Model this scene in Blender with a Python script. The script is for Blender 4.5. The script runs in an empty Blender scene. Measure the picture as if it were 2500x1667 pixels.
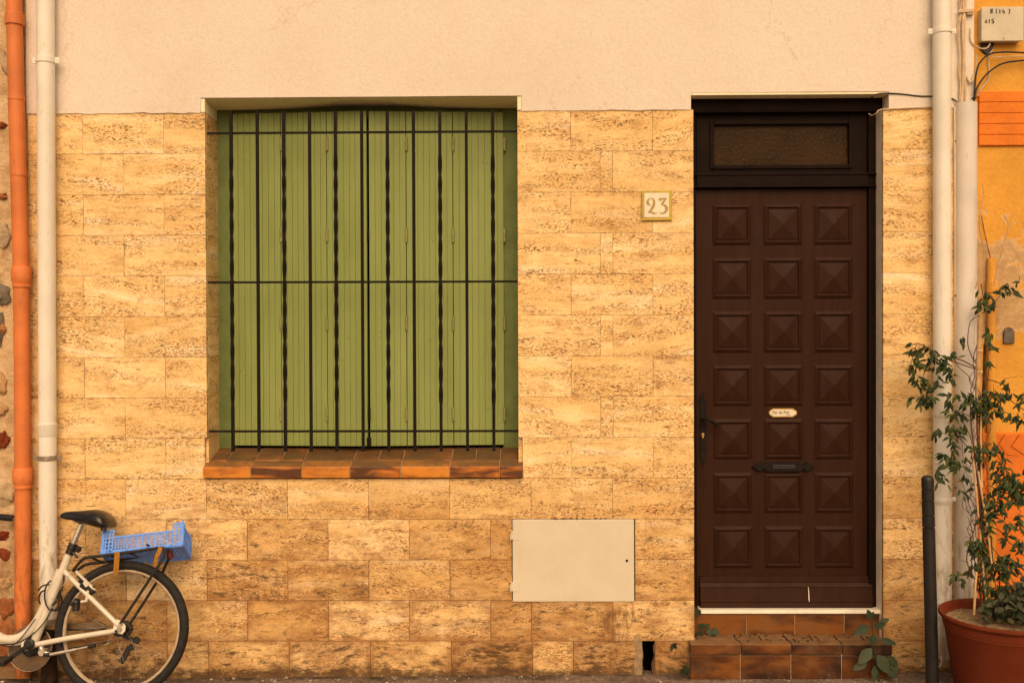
import bpy, bmesh, math, random
from mathutils import Vector, Matrix, noise as mnoise
R = math.radians
random.seed(7)
SC = bpy.context.scene
COL = SC.collection

# ------------------------------------------------------------------ camera
CAMP = Vector((2.16880, -4.88212, 1.67095))
YAW, PITCH, ROLL = -0.0122346, -0.0091203, -0.0037564
FPX = 2500 * 35 / 36.0
_f = Vector((math.sin(YAW) * math.cos(PITCH), math.cos(YAW) * math.cos(PITCH), math.sin(PITCH)))
_r0 = Vector((math.cos(YAW), -math.sin(YAW), 0)); _u0 = _r0.cross(_f)
_r = math.cos(ROLL) * _r0 + math.sin(ROLL) * _u0
_u = -math.sin(ROLL) * _r0 + math.cos(ROLL) * _u0
cam_d = bpy.data.cameras.new('camera'); cam = bpy.data.objects.new('camera', cam_d); COL.objects.link(cam)
cam_d.lens = 35; cam_d.sensor_width = 36; cam_d.clip_end = 500; cam_d.clip_start = 0.05
M = Matrix.Identity(4)
for i in range(3):
    M[i][0] = _r[i]; M[i][1] = _u[i]; M[i][2] = -_f[i]; M[i][3] = CAMP[i]
cam.matrix_world = M
SC.camera = cam

def ray(px, py):
    return _f + _r * ((px - 1250) / FPX) - _u * ((py - 833.5) / FPX)
def at(px, py, Y=0.0):
    """photo measurement (2500 px wide) -> point on the vertical plane y = Y"""
    d = ray(px, py); return CAMP + d * ((Y - CAMP.y) / d.y)
def X(px, py=800, Y=0.0): return at(px, py, Y).x
def Z(py, px=1250, Y=0.0): return at(px, py, Y).z

# ------------------------------------------------------------------ world, sun, exposure
W = bpy.data.worlds.new('World'); SC.world = W; W.use_nodes = True
wn = W.node_tree.nodes; wl = W.node_tree.links
bg = wn['Background']
sky = wn.new('ShaderNodeTexSky'); sky.sky_type = 'NISHITA'; sky.sun_disc = False
SUN_EL, SUN_AZ = R(42), R(174)
sky.sun_elevation = SUN_EL; sky.sun_rotation = SUN_AZ; sky.air_density = 1.0; sky.dust_density = 6.0; sky.ozone_density = 1.0
tint = wn.new('ShaderNodeMix'); tint.data_type = 'RGBA'; tint.blend_type = 'MULTIPLY'; tint.inputs['Factor'].default_value = 1
wl.new(sky.outputs[0], tint.inputs['A']); tint.inputs['B'].default_value = (0.96, 0.745, 0.525, 1)   # warm evening-tinted street light
wl.new(tint.outputs['Result'], bg.inputs[0]); bg.inputs[1].default_value = 0.13
sl = bpy.data.lights.new('sun', 'SUN'); sl.energy = 1.3; sl.angle = R(70); sl.color = (1.0, 0.80, 0.58)
sun = bpy.data.objects.new('sun', sl); COL.objects.link(sun)
# towards the sun: rotation 180 deg = -Y (the street side the camera stands on)
sd = Vector((math.sin(SUN_AZ) * math.cos(SUN_EL), math.cos(SUN_AZ) * math.cos(SUN_EL), math.sin(SUN_EL)))
sun.rotation_euler = sd.to_track_quat('Z', 'Y').to_euler(); sun.location = (2, -8, 9)
SC.view_settings.view_transform = 'Standard'; SC.view_settings.look = 'None'
SC.view_settings.gamma = 1; SC.view_settings.use_curve_mapping = False
SC.view_settings.exposure = 0.16

# ------------------------------------------------------------------ node helpers
class NT:
    def __init__(s, name, rough=0.8, spec=0.3, metal=0.0):
        s.m = bpy.data.materials.new(name); s.m.use_nodes = True
        s.n = s.m.node_tree.nodes; s.l = s.m.node_tree.links
        s.b = s.n['Principled BSDF']
        s.b.inputs['Roughness'].default_value = rough; s.b.inputs['Specular IOR Level'].default_value = spec
        s.b.inputs['Metallic'].default_value = metal
        s._p = None
    def put(s, sock, v):
        if hasattr(v, 'links'): s.l.new(v, sock)
        elif isinstance(v, (tuple, list)) and sock.type == 'RGBA' and len(v) == 3: sock.default_value = (*v, 1)
        else: sock.default_value = v
    def pos(s):
        if s._p is None: s._p = s.n.new('ShaderNodeNewGeometry').outputs['Position']
        return s._p
    def attr(s, name):
        a = s.n.new('ShaderNodeAttribute'); a.attribute_name = name; return a
    def map(s, v, scale=(1, 1, 1), loc=(0, 0, 0), rot=(0, 0, 0)):
        m = s.n.new('ShaderNodeMapping'); s.put(m.inputs[0], v)
        m.inputs['Scale'].default_value = scale; m.inputs['Location'].default_value = loc; m.inputs['Rotation'].default_value = rot
        return m.outputs[0]
    def noise(s, v=None, scale=5, detail=4, rough=0.55, dist=0.0, col=False):
        t = s.n.new('ShaderNodeTexNoise'); s.put(t.inputs['Vector'], v if v is not None else s.pos())
        t.inputs['Scale'].default_value = scale; t.inputs['Detail'].default_value = detail
        t.inputs['Roughness'].default_value = rough; t.inputs['Distortion'].default_value = dist
        return t.outputs['Color' if col else 'Fac']
    def voro(s, v=None, scale=5, feat='F1', out='Distance', rnd=1.0):
        t = s.n.new('ShaderNodeTexVoronoi'); t.feature = feat; s.put(t.inputs['Vector'], v if v is not None else s.pos())
        t.inputs['Scale'].default_value = scale; t.inputs['Randomness'].default_value = rnd
        return t.outputs[out]
    def ramp(s, f, stops, interp='LINEAR'):
        r = s.n.new('ShaderNodeValToRGB'); r.color_ramp.interpolation = interp; s.put(r.inputs[0], f)
        e = r.color_ramp.elements
        while len(e) < len(stops): e.new(0.5)
        for k, (p, c) in enumerate(stops):
            e[k].position = p; e[k].color = (c, c, c, 1) if not isinstance(c, (tuple, list)) else (*c[:3], 1)
        return r.outputs[0]
    def mix(s, f, a, b, mode='MIX'):
        m = s.n.new('ShaderNodeMix'); m.data_type = 'RGBA'; m.blend_type = mode; m.clamp_factor = True
        s.put(m.inputs['Factor'], f); s.put(m.inputs['A'], a); s.put(m.inputs['B'], b); return m.outputs['Result']
    def math(s, op, a, b=0.0, clamp=False):
        m = s.n.new('ShaderNodeMath'); m.operation = op; m.use_clamp = clamp; s.put(m.inputs[0], a); s.put(m.inputs[1], b); return m.outputs[0]
    def vadd(s, a, b):
        m = s.n.new('ShaderNodeVectorMath'); m.operation = 'ADD'; s.put(m.inputs[0], a); s.put(m.inputs[1], b); return m.outputs[0]
    def vscale(s, a, k):
        m = s.n.new('ShaderNodeVectorMath'); m.operation = 'SCALE'; s.put(m.inputs[0], a); s.put(m.inputs['Scale'], k); return m.outputs[0]
    def sep(s, v):
        m = s.n.new('ShaderNodeSeparateXYZ'); s.put(m.inputs[0], v); return m.outputs
    def color(s, c): s.put(s.b.inputs['Base Color'], c)
    def rough(s, c): s.put(s.b.inputs['Roughness'], c)
    def bump(s, h, strength=0.5, dist=0.01):
        b = s.n.new('ShaderNodeBump'); b.inputs['Strength'].default_value = strength; b.inputs['Distance'].default_value = dist
        s.put(b.inputs['Height'], h); s.l.new(b.outputs[0], s.b.inputs['Normal'])

def painted(name, c, rough=0.5, spec=0.3, var=0.12, scale=6, metal=0.0, dirt=None, dirt_amt=0.5, grain=0.0, dscale=(25, 25, 6), splash=None):
    t = NT(name, rough, spec, metal)
    d = tuple(x * (1 - var * 2) for x in c); l = tuple(min(1, x * (1 + var)) for x in c)
    col = t.ramp(t.noise(None, scale, 5, 0.6), [(0.3, d), (0.55, c), (0.75, l)])
    if dirt is not None:
        msk = t.ramp(t.noise(t.map(t.pos(), dscale), 1.0, 6, 0.65), [(0.60, 0.0), (0.76, dirt_amt)])
        col = t.mix(msk, col, dirt)
    if splash:
        zz = t.sep(t.pos())[2]
        sp = t.math('ADD', t.noise(t.map(t.pos(), (30, 30, 9)), 1.0, 6, 0.68), t.ramp(zz, [(0.0, 0.30), (0.35, 0.16), (0.9, 0.03), (1.0, 0.0)]))
        col = t.mix(t.ramp(sp, [(0.60, 0.0), (0.80, 0.8)]), col, splash)
    t.color(col)
    if grain: t.bump(t.noise(None, 220, 3, 0.6), grain, 0.002)
    return t.m

# ------------------------------------------------------------------ materials
def make_travertine(name):
    t = NT(name, 0.62, 0.2)
    a = t.attr('tile'); rc = t.sep(a.outputs['Vector'])
    off = t.vscale(a.outputs['Vector'], 61.0)
    v = t.vadd(t.pos(), off)
    vr = t.n.new('ShaderNodeVectorRotate'); vr.rotation_type = 'Y_AXIS'; t.put(vr.inputs['Vector'], v)
    ang = t.math('MULTIPLY', t.math('POWER', t.math('SUBTRACT', rc[1], 0.5), 3.0), 2.0); t.put(vr.inputs['Angle'], ang)
    v = vr.outputs[0]
    warp = t.vscale(t.vadd(t.noise(v, 5.5, 3, 0.5, col=True), (-0.5, -0.5, -0.5)), 0.045)
    v = t.vadd(v, warp)
    v = t.vadd(v, t.vscale(t.vadd(t.noise(v, 38, 3, 0.6, col=True), (-0.5, -0.5, -0.5)), 0.012))
    band = t.noise(t.map(v, (1.8, 3, 17)), 1.0, 6, 0.6)
    base = t.ramp(band, [(0.27, (0.82, 0.525, 0.205)), (0.42, (0.89, 0.62, 0.275)), (0.54, (0.91, 0.665, 0.32)), (0.63, (0.93, 0.72, 0.41)), (0.74, (0.94, 0.78, 0.54))])
    base = t.mix(1.0, base, t.ramp(t.noise(v, 8, 3, 0.5), [(0.35, (0.92, 0.90, 0.86)), (0.65, (1.05, 1.05, 1.05))]), 'MULTIPLY')
    fine = t.ramp(t.noise(t.map(v, (14, 14, 120)), 1.0, 6, 0.72), [(0.34, (0.80, 0.70, 0.58)), (0.48, (1, 1, 1)), (0.75, (1.05, 1.06, 1.08))])
    base = t.mix(0.75, base, fine, 'MULTIPLY')
    base = t.mix(0.8, base, t.ramp(t.noise(v, 170, 3, 0.6), [(0.32, 0.84), (0.6, 1.05)]), 'MULTIPLY')
    # pores: short ragged holes gathered in level bands
    mk = t.noise(t.map(v, (2.6, 3, 17), (5, 0, 3)), 1.0, 5, 0.62)
    msk = t.ramp(mk, [(0.45, 0.0), (0.56, 1.0)])
    h1 = t.ramp(t.noise(t.map(v, (64, 50, 200)), 1.0, 3, 0.6), [(0.55, 0.0), (0.59, 1.0)])
    h2 = t.ramp(t.noise(t.map(v, (24, 24, 95), (3, 1, 9)), 1.0, 4, 0.62), [(0.63, 0.0), (0.66, 1.0)])
    h3 = t.ramp(t.noise(t.map(v, (110, 80, 260), (3, 1, 9)), 1.0, 2, 0.5), [(0.58, 0.0), (0.65, 0.85)])
    pits = t.math('MULTIPLY', h1, msk)
    pits = t.math('MAXIMUM', pits, t.math('MULTIPLY', h2, t.ramp(mk, [(0.40, 0.12), (0.56, 1.0)])))
    pits = t.math('MAXIMUM', pits, t.math('MULTIPLY', h3, t.ramp(mk, [(0.38, 0.25), (0.58, 1.0)])))
    h4 = t.ramp(t.noise(t.map(v, (13, 12, 70), (8, 2, 5)), 1.0, 5, 0.6), [(0.665, 0.0), (0.695, 1.0)])
    pits = t.math('MAXIMUM', pits, h4)
    pc = t.ramp(t.noise(v, 26, 2, 0.5), [(0.40, (0.12, 0.043, 0.018)), (0.62, (0.38, 0.155, 0.05))])
    halo = t.ramp(t.noise(t.map(v, (22, 20, 80)), 1.0, 4, 0.62), [(0.52, 0.0), (0.66, 0.42)])
    base = t.mix(t.math('MULTIPLY', halo, msk), base, (0.72, 0.42, 0.14))
    base = t.mix(t.math('MULTIPLY', pits, 0.88), base, pc)
    z = t.sep(t.pos())[2]
    low = t.ramp(z, [(0.0, 1.0), (0.17, 0.85), (0.36, 0.66), (0.60, 0.38), (1.0, 0.0)])
    tone = t.ramp(rc[2], [(0.0, (0.92, 0.90, 0.87)), (0.5, (0.98, 0.98, 0.97)), (1.0, (1.03, 1.03, 1.05))])
    base = t.mix(1.0, base, tone, 'MULTIPLY')
    tone2 = t.ramp(rc[2], [(0.12, (0.74, 0.64, 0.54)), (0.35, (0.86, 0.79, 0.71)), (0.9, (0.98, 0.97, 0.99))])
    base = t.mix(t.math('MULTIPLY', t.ramp(z, [(0.75, 1.0), (1.0, 0.0)]), 0.9), base, t.mix(1.0, base, tone2, 'MULTIPLY'))
    # splash grime: patches, mostly on the lowest courses, darker on some slabs
    dn = t.noise(t.map(t.vadd(t.pos(), t.vscale(a.outputs['Vector'], 3.0)), (6.5, 5, 14)), 1.0, 8, 0.78)
    dirt = t.math('ADD', dn, t.math('MULTIPLY', low, t.math('ADD', 0.09, t.math('MULTIPLY', rc[0], 0.17))))
    base = t.mix(t.ramp(dirt, [(0.53, 0.0), (0.68, 0.5), (0.84, 0.9)]), base, (0.30, 0.14, 0.045))
    bl = t.math('ADD', t.noise(t.map(v, (13, 9, 42), (7, 2, 1)), 1.0, 7, 0.72), t.math('MULTIPLY', low, t.math('ADD', 0.06, t.math('MULTIPLY', rc[0], 0.11))))
    base = t.mix(t.ramp(bl, [(0.62, 0.0), (0.73, 0.85)]), base, (0.085, 0.045, 0.020))
    def uvm(nm):
        q = t.n.new('ShaderNodeUVMap'); q.uv_map = nm; q = t.sep(q.outputs[0]); return t.math('MINIMUM', q[0], q[1])
    ed = t.math('MINIMUM', uvm('ex'), uvm('ez'))
    en = t.noise(t.pos(), 16, 6, 0.7)
    jl = t.math('MULTIPLY', t.ramp(t.math('DIVIDE', ed, 0.02), [(0.05, 1.0), (0.15, 0.0)]), t.ramp(t.math('ADD', en, t.math('MULTIPLY', low, 0.3)), [(0.45, 0.0), (0.65, 0.55)]))
    base = t.mix(jl, base, (0.17, 0.075, 0.028))
    eg = t.math('MULTIPLY', t.ramp(t.math('DIVIDE', ed, 0.04), [(0.0, 1.0), (0.8, 0.0)]), t.ramp(t.math('ADD', en, t.math('MULTIPLY', low, 0.22)), [(0.56, 0.0), (0.72, 0.7)]))
    base = t.mix(eg, base, (0.34, 0.16, 0.055))
    ft = t.math('ADD', t.noise(t.map(t.pos(), (9, 9, 14)), 1.0, 8, 0.8), t.ramp(z, [(0.0, 0.27), (0.035, 0.13), (0.13, 0.0)]))
    base = t.mix(t.ramp(ft, [(0.62, 0.0), (0.78, 0.9)]), base, (0.095, 0.052, 0.024))
    px_ = t.sep(t.pos())[0]     # rusty seepage above the air hole
    sx_ = t.math('ABSOLUTE', t.math('SUBTRACT', px_, 2.60))
    sp_ = t.math('ADD', t.noise(t.map(t.pos(), (16, 9, 5)), 1.0, 6, 0.7), t.math('MULTIPLY', t.ramp(sx_, [(0.0, 0.26), (0.16, 0.0)]), t.ramp(z, [(0.05, 1.0), (0.30, 0.9), (0.36, 0.0)])))
    base = t.mix(t.ramp(sp_, [(0.64, 0.0), (0.80, 0.85)]), base, (0.17, 0.075, 0.026))
    t.color(base)
    t.rough(t.ramp(pits, [(0, 0.6), (1, 0.95)]))
    hgt = t.math('SUBTRACT', t.math('MULTIPLY', t.noise(v, 150, 3, 0.6), 0.2), pits)
    t.bump(hgt, 0.5, 0.003)
    return t.m
M_TRAV = make_travertine('travertine')

def make_plaster(name, c0, c1, c2, coarse=True):
    t = NT(name, 0.9, 0.15)
    p = t.pos()
    col = t.ramp(t.noise(p, 1.6, 6, 0.6), [(0.3, c0), (0.5, c1), (0.72, c2)])
    col = t.mix(0.55, col, t.ramp(t.noise(p, 85, 5, 0.75), [(0.32, (0.84, 0.80, 0.74)), (0.5, (0.99, 0.99, 0.99)), (0.72, (1.07, 1.07, 1.07))]), 'MULTIPLY')
    fleck = t.ramp(t.noise(t.map(p, (38, 38, 50)), 1, 3, 0.6), [(0.665, 0.0), (0.74, 0.55)])
    col = t.mix(fleck, col, tuple(x * y for x, y in zip(c0, (0.82, 0.72, 0.58))))
    # a few rusty drips and hairline cracks
    crk = t.voro(t.vadd(t.map(p, (0.8, 1, 0.55)), t.vscale(t.noise(p, 3, 5, 0.7, col=True), 0.35)), 1.1, 'DISTANCE_TO_EDGE')
    cm = t.math('MULTIPLY', t.ramp(crk, [(0.0, 0.35), (0.005, 0.0)]), t.ramp(t.noise(p, 1.1, 2), [(0.46, 0), (0.54, 1)]))
    col = t.mix(cm, col, (0.50, 0.32, 0.17))
    spots = t.math('MULTIPLY', t.ramp(t.voro(p, 5.0), [(0.018, 0.9), (0.05, 0.0)]), t.ramp(t.noise(p, 2.3, 2), [(0.58, 0), (0.64, 1)]))
    col = t.mix(spots, col, (0.36, 0.2, 0.09))
    t.color(col)
    h = t.math('ADD', t.noise(p, 75, 5, 0.65, 0.4), t.math('MULTIPLY', t.noise(p, 8, 3), 0.4))
    t.bump(h, 0.32, 0.008)
    return t.m
M_PLAST = make_plaster('cream_plaster', (0.70, 0.62, 0.51), (0.735, 0.66, 0.565), (0.755, 0.69, 0.60))
M_REVEAL = make_plaster('lit_reveal_plaster', (0.85, 0.78, 0.52), (0.88, 0.81, 0.56), (0.90, 0.84, 0.60))  # paler than the wall plaster: bounced light put into the colour

def make_ochre(name, base, peel=False):
    t = NT(name, 0.88, 0.15); p = t.pos()
    c = base
    col = t.ramp(t.noise(p, 3, 6, 0.65), [(0.3, tuple(x * 0.82 for x in c)), (0.55, c), (0.75, tuple(min(1, x * 1.1) for x in c))])
    col = t.mix(0.6, col, t.ramp(t.noise(p, 70, 3, 0.6), [(0.3, 0.86), (0.7, 1.05)]), 'MULTIPLY')
    if peel:
        z = t.sep(p)[2]
        win = t.ramp(t.math('DIVIDE', z, 3.0), [(0.50, 0.0), (0.56, 1.0), (0.705, 1.0), (0.755, 0.0)])
        n = t.math('ADD', t.noise(t.map(p, (3.1, 3, 4.2), (1.37, 0, 2.2)), 1.0, 7, 0.72), t.math('MULTIPLY', win, 0.16))
        pm = t.math('MULTIPLY', t.ramp(n, [(0.585, 0.0), (0.60, 1.0)]), t.ramp(win, [(0.02, 0.0), (0.06, 1.0)]))
        grey = t.ramp(t.noise(p, 26, 5, 0.7), [(0.3, (0.38, 0.24, 0.11)), (0.6, (0.54, 0.36, 0.17)), (0.8, (0.62, 0.46, 0.26))])
        col = t.mix(pm, col, grey)
        edge = t.math('MULTIPLY', t.ramp(n, [(0.565, 0.0), (0.585, 0.7), (0.6, 0.0)]), t.ramp(win, [(0.02, 0.0), (0.06, 1.0)]))
        col = t.mix(edge, col, (0.62, 0.5, 0.34))
    t.color(col); t.bump(t.math('ADD', t.noise(p, 60, 4, 0.6), t.math('MULTIPLY', t.noise(p, 14, 4), 0.8)), 0.5, 0.008)
    return t.m
M_OCHRE = make_ochre('ochre_render', (0.69, 0.35, 0.058), True)
M_TUBE = make_ochre('ochre_tube', (0.74, 0.36, 0.065))
M_BAND = make_ochre('orange_band', (0.78, 0.225, 0.032))
M_PLINTH = make_ochre('orange_plinth', (0.74, 0.20, 0.030))

def make_mortar():
    t = NT('rubble_mortar', 0.95, 0.1); p = t.pos()
    col = t.ramp(t.noise(p, 9, 6, 0.68), [(0.28, (0.40, 0.25, 0.12)), (0.5, (0.66, 0.46, 0.25)), (0.72, (0.76, 0.59, 0.38))])
    z = t.sep(p)[2]
    d = t.math('ADD', t.noise(p, 5, 5, 0.65), t.ramp(z, [(0.05, 0.3), (0.9, 0.0)]))
    col = t.mix(t.ramp(d, [(0.56, 0), (0.75, 0.75)]), col, (0.22, 0.11, 0.045))
    t.color(col); t.bump(t.noise(p, 42, 6, 0.7), 0.9, 0.015); return t.m
M_MORTAR = make_mortar()
def make_rubble():
    t = NT('rubble_stone', 0.9, 0.15); a = t.attr('tile'); p = t.pos()
    col = t.ramp(t.sep(a.outputs['Vector'])[0], [(0.0, (0.20, 0.035, 0.012)), (0.3, (0.42, 0.17, 0.06)), (0.5, (0.52, 0.33, 0.16)), (0.72, (0.20, 0.17, 0.12)), (1.0, (0.62, 0.46, 0.27))])
    col = t.mix(0.8, col, t.ramp(t.noise(p, 25, 5, 0.7), [(0.3, 0.6), (0.7, 1.2)]), 'MULTIPLY')
    t.color(col); t.bump(t.noise(p, 50, 5, 0.7), 0.8, 0.01); return t.m
M_RUBBLE = make_rubble()

def make_glazed(name, c_a, c_b, c_dark, rough=0.32, sc3=(4.5, 9, 24), dust=(0.2, 0.11, 0.05)):
    t = NT(name, rough, 0.25); a = t.attr('tile'); rc = t.sep(a.outputs['Vector'])
    v = t.vadd(t.pos(), t.vscale(a.outputs['Vector'], 23.0))
    n = t.noise(t.map(v, sc3), 1.0, 4, 0.55, 0.4)
    n = t.math('ADD', n, t.math('MULTIPLY', t.math('SUBTRACT', rc[0], 0.5), 0.30))
    col = t.ramp(n, [(0.36, c_dark), (0.50, c_b), (0.64, c_a)])
    sc = t.ramp(t.noise(t.pos(), 45, 5, 0.7), [(0.68, 0.0), (0.73, 0.7)])
    col = t.mix(sc, col, (0.55, 0.38, 0.2))
    dd = t.ramp(t.noise(t.pos(), 12, 5, 0.65), [(0.48, 0.0), (0.72, 0.45)])
    col = t.mix(dd, col, (0.16, 0.095, 0.05))
    nz = t.sep(t.n['Geometry'].outputs['Normal'] if 'Geometry' in t.n else t.n.new('ShaderNodeNewGeometry').outputs['Normal'])[2]
    du = t.math('MULTIPLY', t.ramp(nz, [(0.45, 0.0), (0.8, 1.0)]), t.ramp(t.noise(t.pos(), 16, 6, 0.7), [(0.28, 0.35), (0.6, 0.92)]))
    col = t.mix(du, col, dust)
    t.color(col); t.rough(t.ramp(t.noise(t.pos(), 20, 4), [(0.3, rough), (0.7, rough + 0.25)]))
    t.bump(t.noise(t.pos(), 40, 3), 0.15, 0.004); return t.m
M_SILL = make_glazed('glazed_sill_tile', (0.62, 0.235, 0.032), (0.42, 0.14, 0.022), (0.10, 0.04, 0.018), 0.32, (4.5, 9, 24), (0.13, 0.075, 0.032))
M_STEP = make_glazed('glazed_step_tile', (0.19, 0.066, 0.010), (0.095, 0.030, 0.006), (0.030, 0.011, 0.005), 0.5, (3.5, 6, 10), (0.22, 0.125, 0.055))
M_GROUT = painted('grout', (0.36, 0.27, 0.17), 0.9, 0.1, 0.2, 30)

def make_green():
    t = NT('green_shutter_paint', 0.55, 0.3); p = t.pos()
    col = t.ramp(t.noise(t.map(p, (7, 7, 1.6)), 1.0, 5, 0.6), [(0.3, (0.225, 0.28, 0.078)), (0.55, (0.262, 0.325, 0.095)), (0.75, (0.30, 0.36, 0.12))])
    col = t.mix(t.ramp(t.noise(p, 18, 6, 0.7), [(0.62, 0), (0.76, 0.5)]), col, (0.16, 0.17, 0.05))
    z = t.sep(p)[2]
    col = t.mix(t.ramp(t.math('ADD', t.noise(p, 10, 5, .7), t.ramp(z, [(0.0, 0.0), (1.0, 0.0)])), [(0.66, 0), (0.78, .35)]), col, (0.40, 0.36, 0.2))
    ch = t.math('MULTIPLY', t.ramp(t.voro(t.map(p, (1, 1, .6)), 26), [(0.06, 0.8), (0.13, 0.0)]), t.ramp(t.noise(p, 4.5, 3), [(0.56, 0), (0.62, 1)]))
    col = t.mix(ch, col, (0.12, 0.095, 0.04))
    du = t.ramp(t.noise(t.map(p, (40, 40, 3.0)), 1.0, 6, 0.7), [(0.54, 0.0), (0.72, 0.45)])
    col = t.mix(du, col, (0.33, 0.33, 0.16))
    t.color(col); t.bump(t.noise(t.map(p, (90, 90, 8)), 1.0, 4), 0.12, 0.003); return t.m
M_GREEN = make_green()
M_GREENF = painted('green_frame_paint', (0.15, 0.20, 0.062), 0.6, 0.25, 0.12, 9)
M_HINGE = painted('painted_hinge', (0.27, 0.28, 0.10), 0.45, 0.4, 0.15, 40)
M_IRON = painted('wrought_iron', (0.0125, 0.009, 0.0075), 0.65, 0.12, 0.2, 30, 0.0, (0.05, 0.022, 0.012), 0.5, 0.3, (40, 40, 20))

def make_door():
    t = NT('dark_brown_door', 0.55, 0.12); p = t.pos()
    col = t.ramp(t.noise(t.map(p, (26, 26, 2.2)), 1.0, 5, 0.6), [(0.3, (0.024, 0.0082, 0.0032)), (0.55, (0.031, 0.0107, 0.0043)), (0.8, (0.039, 0.014, 0.0058))])
    col = t.mix(t.ramp(t.noise(p, 4, 5, 0.6), [(0.45, 0.0), (0.75, 0.45)]), col, (0.034, 0.0155, 0.008))
    sc_ = t.math('MULTIPLY', t.ramp(t.noise(t.map(p, (22, 22, 70)), 1.0, 6, 0.75), [(0.66, 0.0), (0.72, 0.5)]), t.ramp(t.sep(p)[2], [(0.3, 1.0), (0.75, 0.25)]))
    col = t.mix(sc_, col, (0.13, 0.075, 0.042))
    t.color(col); t.rough(t.ramp(t.noise(p, 9, 4), [(0.3, 0.45), (0.7, 0.65)]))
    t.bump(t.noise(t.map(p, (160, 160, 12)), 1.0, 4), 0.18, 0.003); return t.m
M_DOOR = make_door()
M_DOORF = painted('dark_brown_frame', (0.0105, 0.0045, 0.0024), 0.6, 0.08, 0.2, 12)
M_WHITEP = painted('white_downpipe', (0.77, 0.74, 0.64), 0.5, 0.35, 0.05, 5, 0, (0.5, 0.34, 0.2), 0.35, 0, (40, 40, 8), (0.30, 0.19, 0.10))
M_WHITEP2 = painted('off_white_duct', (0.68, 0.63, 0.56), 0.6, 0.3, 0.06, 5, 0, (0.48, 0.36, 0.24), 0.4, 0, (25, 25, 6), (0.30, 0.20, 0.11))
M_ZINC = painted('zinc_clamp', (0.40, 0.34, 0.26), 0.4, 0.5, 0.15, 30, 0.6)
M_TERRAP = painted('terracotta_pvc', (0.66, 0.20, 0.055), 0.5, 0.3, 0.10, 7, 0, (0.40, 0.13, 0.04), 0.6, 0, (18, 18, 5), (0.24, 0.085, 0.03))
M_CAB = painted('cabinet_enamel', (0.65, 0.585, 0.44), 0.5, 0.3, 0.05, 4, 0, (0.55, 0.36, 0.18), 0.35, 0, (12, 12, 5))
M_RUST = painted('rusty_iron', (0.36, 0.15, 0.04), 0.8, 0.2, 0.3, 60)
M_BLACK = painted('black_plastic', (0.018, 0.016, 0.014), 0.45, 0.4, 0.2, 30)
M_RUBBER = painted('black_rubber', (0.022, 0.020, 0.018), 0.75, 0.25, 0.25, 40, 0, (0.08, 0.055, 0.035), 0.4)
M_VINYL = painted('black_vinyl', (0.013, 0.012, 0.011), 0.22, 0.5, 0.2, 30)
M_VOID = painted('dark_void', (0.010, 0.007, 0.005), 0.95, 0.05, 0.2, 20)  # near-black: the dark of unlit hollows put into the colour
M_FRAMEW = painted('cream_bike_enamel', (0.66, 0.60, 0.48), 0.3, 0.5, 0.06, 12, 0, (0.46, 0.28, 0.13), 0.6, 0, (40, 40, 30))
M_ALU = painted('aluminium', (0.62, 0.55, 0.46), 0.32, 0.5, 0.1, 40, 0.75)
M_STEEL = painted('dull_steel', (0.38, 0.32, 0.25), 0.4, 0.5, 0.15, 60, 0.7)
M_RIM = painted('rim_alloy', (0.46, 0.36, 0.25), 0.4, 0.4, 0.12, 40)
M_GUARD = painted('smoked_chain_guard', (0.16, 0.10, 0.05), 0.35, 0.4, 0.2, 20)
M_BLUE = None
def make_blue():
    t = NT('blue_plastic', 0.4, 0.35); p = t.pos()
    t.color(t.ramp(t.noise(p, 30, 4), [(0.3, (0.10, 0.28, 0.82)), (0.6, (0.13, 0.33, 0.9)), (0.8, (0.17, 0.37, 0.93))]))
    t.b.inputs['Transmission Weight'].default_value = 0.0
    t.b.inputs['Subsurface Weight'].default_value = 0.0
    return t.m
M_BLUE = make_blue()
M_STRAP = painted('amber_rubber_strap', (0.42, 0.19, 0.025), 0.5, 0.35, 0.2, 60)
M_REFL = painted('red_reflector', (0.20, 0.035, 0.025), 0.25, 0.5, 0.15, 60)
M_CABLEK = painted('black_cable', (0.018, 0.015, 0.014), 0.5, 0.3, 0.1, 20)
M_CABLEC = painted('cream_cable', (0.62, 0.47, 0.30), 0.6, 0.3, 0.12, 30, 0, (0.38, 0.27, 0.15), 0.5)
M_BOX = painted('junction_box_plastic', (0.60, 0.545, 0.41), 0.55, 0.3, 0.07, 10, 0, (0.44, 0.33, 0.2), 0.5, 0, (20, 20, 14))
M_INK = painted('black_ink', (0.03, 0.022, 0.018), 0.7, 0.1, 0.2, 80)
M_OLIVE = painted('olive_enamel', (0.40, 0.27, 0.055), 0.3, 0.5, 0.12, 40)
M_SIGNY = painted('yellow_ceramic_rim', (0.50, 0.36, 0.035), 0.25, 0.5, 0.15, 50)
M_SIGNW = painted('cream_ceramic', (0.73, 0.68, 0.51), 0.25, 0.5, 0.04, 20)
M_BRASS = painted('brass', (0.62, 0.38, 0.10), 0.35, 0.5, 0.1, 60, 0.7)
M_MARBLE = painted('pale_marble', (0.85, 0.82, 0.68), 0.35, 0.4, 0.05, 14, 0, (0.5, 0.36, 0.2), 0.4)
M_JAMB = painted('jamb_marble', (0.86, 0.74, 0.58), 0.5, 0.3, 0.12, 10, 0, (0.36, 0.25, 0.16), 0.5, 0, (30, 30, 8))
M_POT = painted('terracotta_pot', (0.165, 0.034, 0.013), 0.65, 0.1, 0.12, 6, 0, (0.12, 0.042, 0.022), 0.5, 0.2)
M_SOIL = painted('potting_soil', (0.30, 0.22, 0.13), 0.95, 0.1, 0.35, 60, 0, (0.05, 0.033, 0.02), 0.9, 0.8, (40, 40, 40))
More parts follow.
